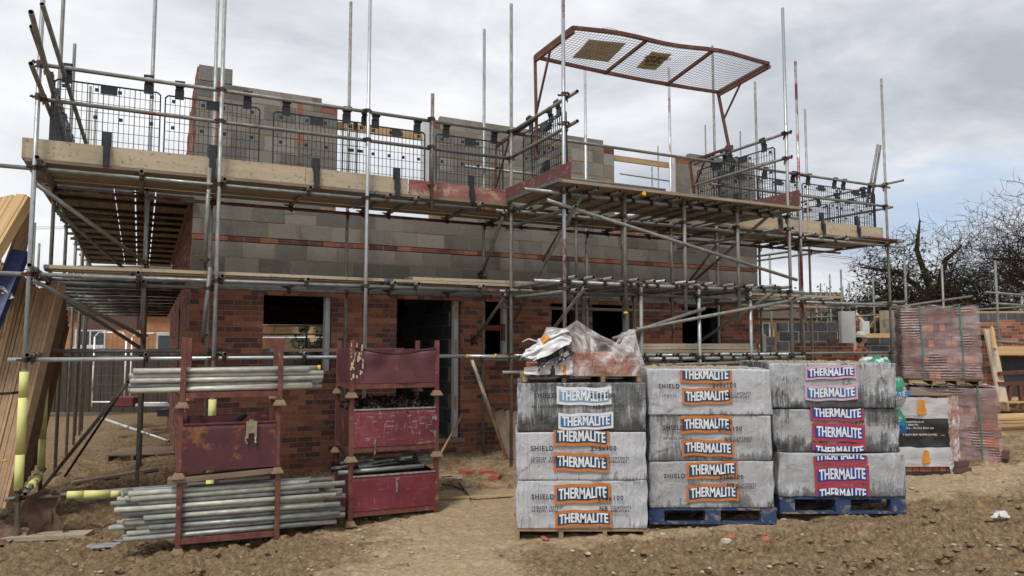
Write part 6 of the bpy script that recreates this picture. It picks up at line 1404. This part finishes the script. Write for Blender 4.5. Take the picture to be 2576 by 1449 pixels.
# background scaffolds
bs=Scaf('scaffold','distant scaffold of thin poles round the neighbouring plots','scaffold',Matrix.Translation((12,20,.5)))
for (xt,yt,xb,yb,Y) in ((2275,650,2283,800,16),(2369,665,2378,800,18),(2503,655,2519,860,15),(2087,690,2094,815,22),(2115,678,2121,870,20),(2136,712,2139,860,24),(2064,713,2066,860,24),(2153,735,2158,870,22),(2196,697,2203,860,20),(2181,735,2184,830,26),(2300,775,2300,810,22),(2018,725,2018,830,28),(2053,735,2053,830,26),(2453,740,2456,800,24),(2570,740,2574,800,20),(2120,720,2122,800,30),(2410,760,2410,800,26),(99,612,101,760,16),(88,560,90,760,15),(2360,770,2360,800,28),(2080,720,2082,800,30)):
    a=PY(xt,yt,Y); bs.tube('standard',Vector((a.x,a.y,gz(a.x,a.y) if Y<24 else .2)),a,OLD,open_=False)
for (a,b,Y1,Y2) in (((2240,775),(2445,745),14.8,17.5),((2480,735),(2640,748),15,15),((2495,763),(2640,772),15,15),((2110,798),(2245,790),20,20),((2010,800),(2120,795),24,24),((2490,857),(2640,868),15,15),((2440,800),(2640,795),19,19),((2130,770),(2250,773),21,21),((2180,847),(2250,850),18,18),((2000,818),(2120,806),24,24),((2445,780),(2640,768),19,19)):
    bs.tube('ledger',PY(*a,Y1),PY(*b,Y2),OLD,open_=False)
bs.done()
# power lines
mb=MB()
for k,(xa,xb,y0,y1) in enumerate(((80,200,571,571),(80,200,576,575),(2060,2170,640,650),(2060,2170,644,655))): tag(MB().cyl(PY(xa,y0,60),PY(xb,y1,62),.018,4).build('overhead_cable',[PLAST]),('upper','lower')[k%2]+' thin overhead cable crossing the sky at the '+('left','right')[k//2],'cable')
# ================================================================ TREES
def grow(mb,p,d,L,r,depth,rs,cfg,tips):
    n=max(2,int(4-depth*.4)); q=p
    for i in range(n):
        d=(d+Vector((rs.gauss(0,1),rs.gauss(0,1),rs.gauss(0,1)))*cfg['wig']+Vector((0,0,cfg['up']))).normalized()
        q2=q+d*(L/n); r2=r*(1-.45*(i+1)/n) ; mb.cyl(q,q2,r,max(3,7-depth),r2=r2,cap=False); q=q2; r=r2
        if i>0 or depth>0: tips.append((q.copy(),depth))
        if depth<cfg['max'] and i>=cfg.get('from',0):
            for k in range(cfg['side'] if depth<cfg['max']-1 else cfg['side']):
                a=Vector((rs.gauss(0,1),rs.gauss(0,1),rs.gauss(0,.8))).normalized(); dd=(d*.55+a*cfg['spread']).normalized()
                grow(mb,q,dd,L*rs.uniform(.45,.72),max(r*.6,cfg['rmin']),depth+1,rs,cfg,tips)
def bare_tree(name,label,base,H,r,cfg,seed,dirv=Vector((0,0,1)),trunkL=.35,limbs=5,ivy=0,leafm=None):
    t=thing(name,label,'tree',Matrix.Translation(base)); rs=random.Random(seed); tips=[]
    mb=MB(); q=base.copy(); d=dirv.normalized(); n=5
    for i in range(n): q2=q+d*(H*trunkL/n)+Vector((rs.gauss(0,.03),rs.gauss(0,.03),0))*H*.3; mb.cyl(q,q2,r*(1-.08*i),9,r2=r*(1-.08*(i+1)),cap=False); q=q2
    mb.build('trunk',[BARK],t)
    mb=MB()
    for k in range(limbs):
        a=2*math.pi*k/limbs+rs.random(); dd=(Vector((math.cos(a),math.sin(a)*.6,rs.uniform(.5,1.5)))).normalized(); grow(mb,q-d*H*trunkL*rs.uniform(0,.35),dd,H*rs.uniform(.35,.5),r*.45,0,rs,cfg,tips)
    mb.build('crown',[BARK],t)
    if ivy:
        mb=MB()
        for i in range(ivy):
            if rs.random()<.45: hh=rs.random(); p=base+d*H*trunkL*hh*1.1+Vector((rs.gauss(0,.35),rs.gauss(0,.3),0))
            else: p,dp=rs.choice(tips[:max(1,int(len(tips)*.5))]); p=p+Vector((rs.gauss(0,.22),rs.gauss(0,.22),rs.gauss(0,.22)))
            a=Vector((rs.gauss(0,1),rs.gauss(0,1),rs.gauss(0,1))).normalized()*.055; b=a.cross(Vector((rs.gauss(0,1),rs.gauss(0,1),rs.gauss(0,1)))).normalized()*.038
            mb.add([p-a,p+b,p+a,p-b],[(0,1,2,3)],0,rs.random()+.001)
        mb.build('ivy',[leafm or IVY],t)
    return t
CF=dict(wig=.22,up=.05,max=4,side=2,spread=.85,rmin=.006)
b_=PY(2640,865,24); bare_tree('bare_tree','tall bare winter tree with fine twigs at the right edge',Vector((b_.x+.6,b_.y,.4)),7.0,.22,CF,11,limbs=7,trunkL=.42)
b_=PY(2560,865,30); bare_tree('bare_tree','low spreading bare tree behind the tall brick packs',Vector((b_.x,b_.y,.4)),4.3,.16,dict(CF,up=-.0,max=3),5,limbs=6,trunkL=.3)
b_=PY(2350,865,22); bare_tree('ivy_tree','pollarded old tree with ivy-clad trunk and broken upper limbs',Vector((b_.x,b_.y,.4)),4.7,.34,dict(wig=.3,up=.0,max=4,side=2,spread=.95,rmin=.008),21,limbs=8,trunkL=.40,ivy=15000)
t=[o for o in scene.objects if o.name.startswith('ivy_tree')][0]
for (a,b,c,w0) in (((2345,745),(2306,628),(2314,553),.10),((2355,745),(2378,655),(2420,618),.11),((2340,750),(2262,684),(2163,672),.09)):
    mb=MB(); A,B,C=PY(*a,22),PY(*b,22),PY(*c,22); mb.cyl(A,B,w0,7,r2=w0*.7,cap=False); mb.cyl(B,C,w0*.7,7,r2=w0*.25); 
    rs=random.Random(int(a[0])); 
    for i in range(14): p=A.lerp(B,rs.random()) if rs.random()<.5 else B.lerp(C,rs.random()); mb.cyl(p,p+Vector((rs.gauss(0,.3),rs.gauss(0,.2),rs.gauss(.1,.3))),.014,3,r2=.005,cap=False)
    mb.build('broken_limb',[BARK],t)
b_=PY(2180,865,30); leafy('evergreen_tree','dark rounded evergreen tree between the scaffold poles',Vector((b_.x,b_.y,1.1)),(1.35,1.0,2.0),9500,LEAFD,.085,cat='tree',kindname='crown')
b_=PY(2450,865,34); 
t=thing('hedgerow','tangled bare scrub filling the gap below the trees at the right','hedge',Matrix.Translation((b_.x,b_.y,.3))); mb=MB(); rs=random.Random(9)
for i in range(900):
    p=Vector((b_.x+rs.uniform(-3.5,8),b_.y+rs.uniform(-2,3),.4)); d=Vector((rs.gauss(0,.35),0,1)).normalized(); q=p
    h=rs.uniform(.8,2.6)
    for k in range(3): q2=q+(d+Vector((rs.gauss(0,.3),0,0))).normalized()*h/3; mb.cyl(q,q2,.02,3,r2=.012,cap=False); q=q2
mb.build('twigs',[BARK],t)
# ================================================================ WORKER
def worker(base,yaw):
    M0=Matrix.Translation(base)@Matrix.Rotation(yaw,4,'Z')     # local +x is the way he faces
    t=thing('person','worker in white hard hat and orange vest facing right behind the low brick wall','person',M0)
    J={}; E=[]
    def j(n,p,r,par=None):
        J[n]=(len(J),Vector(p),r)
        if par: E.append((J[par][0],J[n][0]))
    j('pelvis',(0,0,.98),.14); j('waist',(.01,0,1.12),.135,'pelvis'); j('chest',(.0,0,1.32),.155,'waist'); j('neck0',(.01,0,1.48),.08,'chest'); j('neck',(.03,0,1.55),.058,'neck0'); j('head0',(.045,0,1.62),.075,'neck'); j('head',(.045,0,1.70),.095,'head0'); j('crown',(.04,0,1.77),.08,'head')
    for s,n in ((1,'l'),(-1,'r')):
        j('sh'+n,(.0,.17*s,1.42),.065,'chest'); j('el'+n,(.02,.22*s,1.14),.045,'sh'+n); j('wr'+n,(.2,.2*s,1.0),.03,'el'+n); j('pm'+n,(.28,.19*s,.98),.03,'wr'+n)
        for k in range(4): f=(k-1.5)*.02; j('f%d%s'%(k,n),(.33,(.19*s)+f,.975-.005*k),.009,'pm'+n); j('g%d%s'%(k,n),(.362-.004*abs(k-1),(.19*s)+f,.955),.008,'f%d%s'%(k,n))
        j('th'+n,(.29,(.19-.035)*s,.955),.010,'pm'+n); j('ti'+n,(.32,(.19-.05)*s,.945),.008,'th'+n)
        j('hp'+n,(.0,.09*s,.9),.095,'pelvis'); j('kn'+n,(.03,.1*s,.5),.062,'hp'+n); j('an'+n,(-.0,.1*s,.09),.042,'kn'+n); j('to'+n,(.16,.11*s,.04),.038,'an'+n)
    me=bpy.data.meshes.new('body'); vs=[None]*len(J); rr=[0]*len(J)
    for n,(i,p,r) in J.items(): vs[i]=p; rr[i]=r
    me.from_pydata(vs,E,[]); o=bpy.data.objects.new('body',me); scene.collection.objects.link(o); WM[o.name]=M0; o.parent=t; 
    md=o.modifiers.new('skin','SKIN'); sv=me.skin_vertices[0].data
    for i,r in enumerate(rr): sv[i].radius=(r,r)
    sv[0].use_root=True; md.use_smooth_shade=True; s_=o.modifiers.new('sub','SUBSURF'); s_.levels=2; s_.render_levels=2
    m,nt,b=newmat('skin_and_workwear'); tcn=nt.nodes.new('ShaderNodeTexCoord'); sx=nt.nodes.new('ShaderNodeSeparateXYZ'); nt.links.new(tcn.outputs['Object'],sx.inputs[0])
    col=mixc(nt,ramp(nt,[(.5,0.),(.501,1.)],math_(nt,'ADD',math_(nt,'MULTIPLY',math_(nt,'SUBTRACT',sx.outputs[2],1.52),50),.5)),(.05,.055,.045),(.42,.23,.165))
    nt.links.new(col,b.inputs['Base Color']); b.inputs['Roughness'].default_value=.7; me.materials.append(m)
    SK=simple('skin',(.44,.24,.17),.55,bmp=.1); BD=simple('dark_beard',(.05,.03,.02),.9,bmp=.5); HV=simple('orange_high_visibility_cloth',(.75,.16,.04),.7,bmp=.3); HH=simple('hard_hat_plastic',(.72,.69,.58),.3,bmp=.02)
    def blob(name,c,r,mat,n=14,cut=None):
        mb=MB(); vs=[];k=10
        for a in range(k+1):
            th=math.pi*a/k
            for i in range(n): ph=2*math.pi*i/n; vs.append((c[0]+r[0]*math.sin(th)*math.cos(ph),c[1]+r[1]*math.sin(th)*math.sin(ph),max(c[2]+r[2]*math.cos(th),cut if cut is not None else -9)))
        mb.add(vs,[(a*n+i,a*n+(i+1)%n,(a+1)*n+(i+1)%n,(a+1)*n+i)[::-1] for a in range(k) for i in range(n)],0,0,True); return mb
    mb=blob('f',(.06,0,1.665),(.098,.074,.125),SK)
    mb.add([(.15,-.014,1.70),(.15,.014,1.70),(.178,0,1.655),(.15,-.02,1.645),(.15,.02,1.645)],[(0,2,1),(0,3,2),(1,2,4),(2,3,4)],0,0,True)
    for s in (1,-1): b2=blob('e',(.045,.078*s,1.665),(.02,.01,.032),SK,8); mb.add(b2.v,b2.f,0,0,True)
    link('head',mb.mesh('head',[SK]),t,M0)
    mb=blob('b',(.10,0,1.59),(.062,.062,.062),BD); link('beard',mb.mesh('beard',[BD]),t,M0)
    mb=blob('h',(.0,0,1.68),(.085,.078,.09),BD); link('hair',mb.mesh('hair',[BD]),t,M0)
    for s in (1,-1): mb=blob('y',(.140,.032*s,1.69),(.010,.012,.008),BD,8); link('eye',mb.mesh('eye',[BD]),t,M0)
    mb=blob('hat',(.035,0,1.735),(.135,.115,.125),HH,20,1.735); 
    n=20; vs=[(.035+a*math.cos(2*math.pi*i/n)*(1+.28*max(0,math.cos(2*math.pi*i/n))),b_*math.sin(2*math.pi*i/n),z) for (a,b_,z) in ((.132,.112,1.742),(.152,.13,1.732),(.15,.128,1.724),(.13,.11,1.728)) for i in range(n)]
    mb.add(vs,[(a*n+i,a*n+(i+1)%n,((a+1)%4)*n+(i+1)%n,((a+1)%4)*n+i) for a in range(4) for i in range(n)],0,0,True); mb.bar((-.05,0,1.852),(.11,0,1.852),.03,.02)
    link('hard_hat',mb.mesh('hard_hat',[HH]),t,M0)
    mb=MB(); n=18; rings=((.172,.205,1.03),(.168,.20,1.15),(.182,.225,1.32),(.15,.21,1.43),(.08,.12,1.49))
    vs=[(.0+a*math.cos(2*math.pi*i/n),b_*math.sin(2*math.pi*i/n),z) for a,b_,z in rings for i in range(n)]
    mb.add(vs,[(a*n+i,a*n+(i+1)%n,(a+1)*n+(i+1)%n,(a+1)*n+i) for a in range(4) for i in range(n)],0,0,True); link('vest',mb.mesh('vest',[HV]),t,M0)
    mb=MB(); 
    for z0,z1,a,b_ in ((1.14,1.19,.175,.21),(1.30,1.34,.188,.231)):
        vs=[(a*math.cos(2*math.pi*i/n),b_*math.sin(2*math.pi*i/n),z) for z in (z0,z1) for i in range(n)]; mb.add(vs,[(i,(i+1)%n,(i+1)%n+n,i+n) for i in range(n)],0,0,True)
    link('reflective_band',mb.mesh('reflective_band',[GREYED]),t,M0)
p=PY(2162,833,16.3); worker(Vector((p.x,p.y,p.z-1.86)),.05)
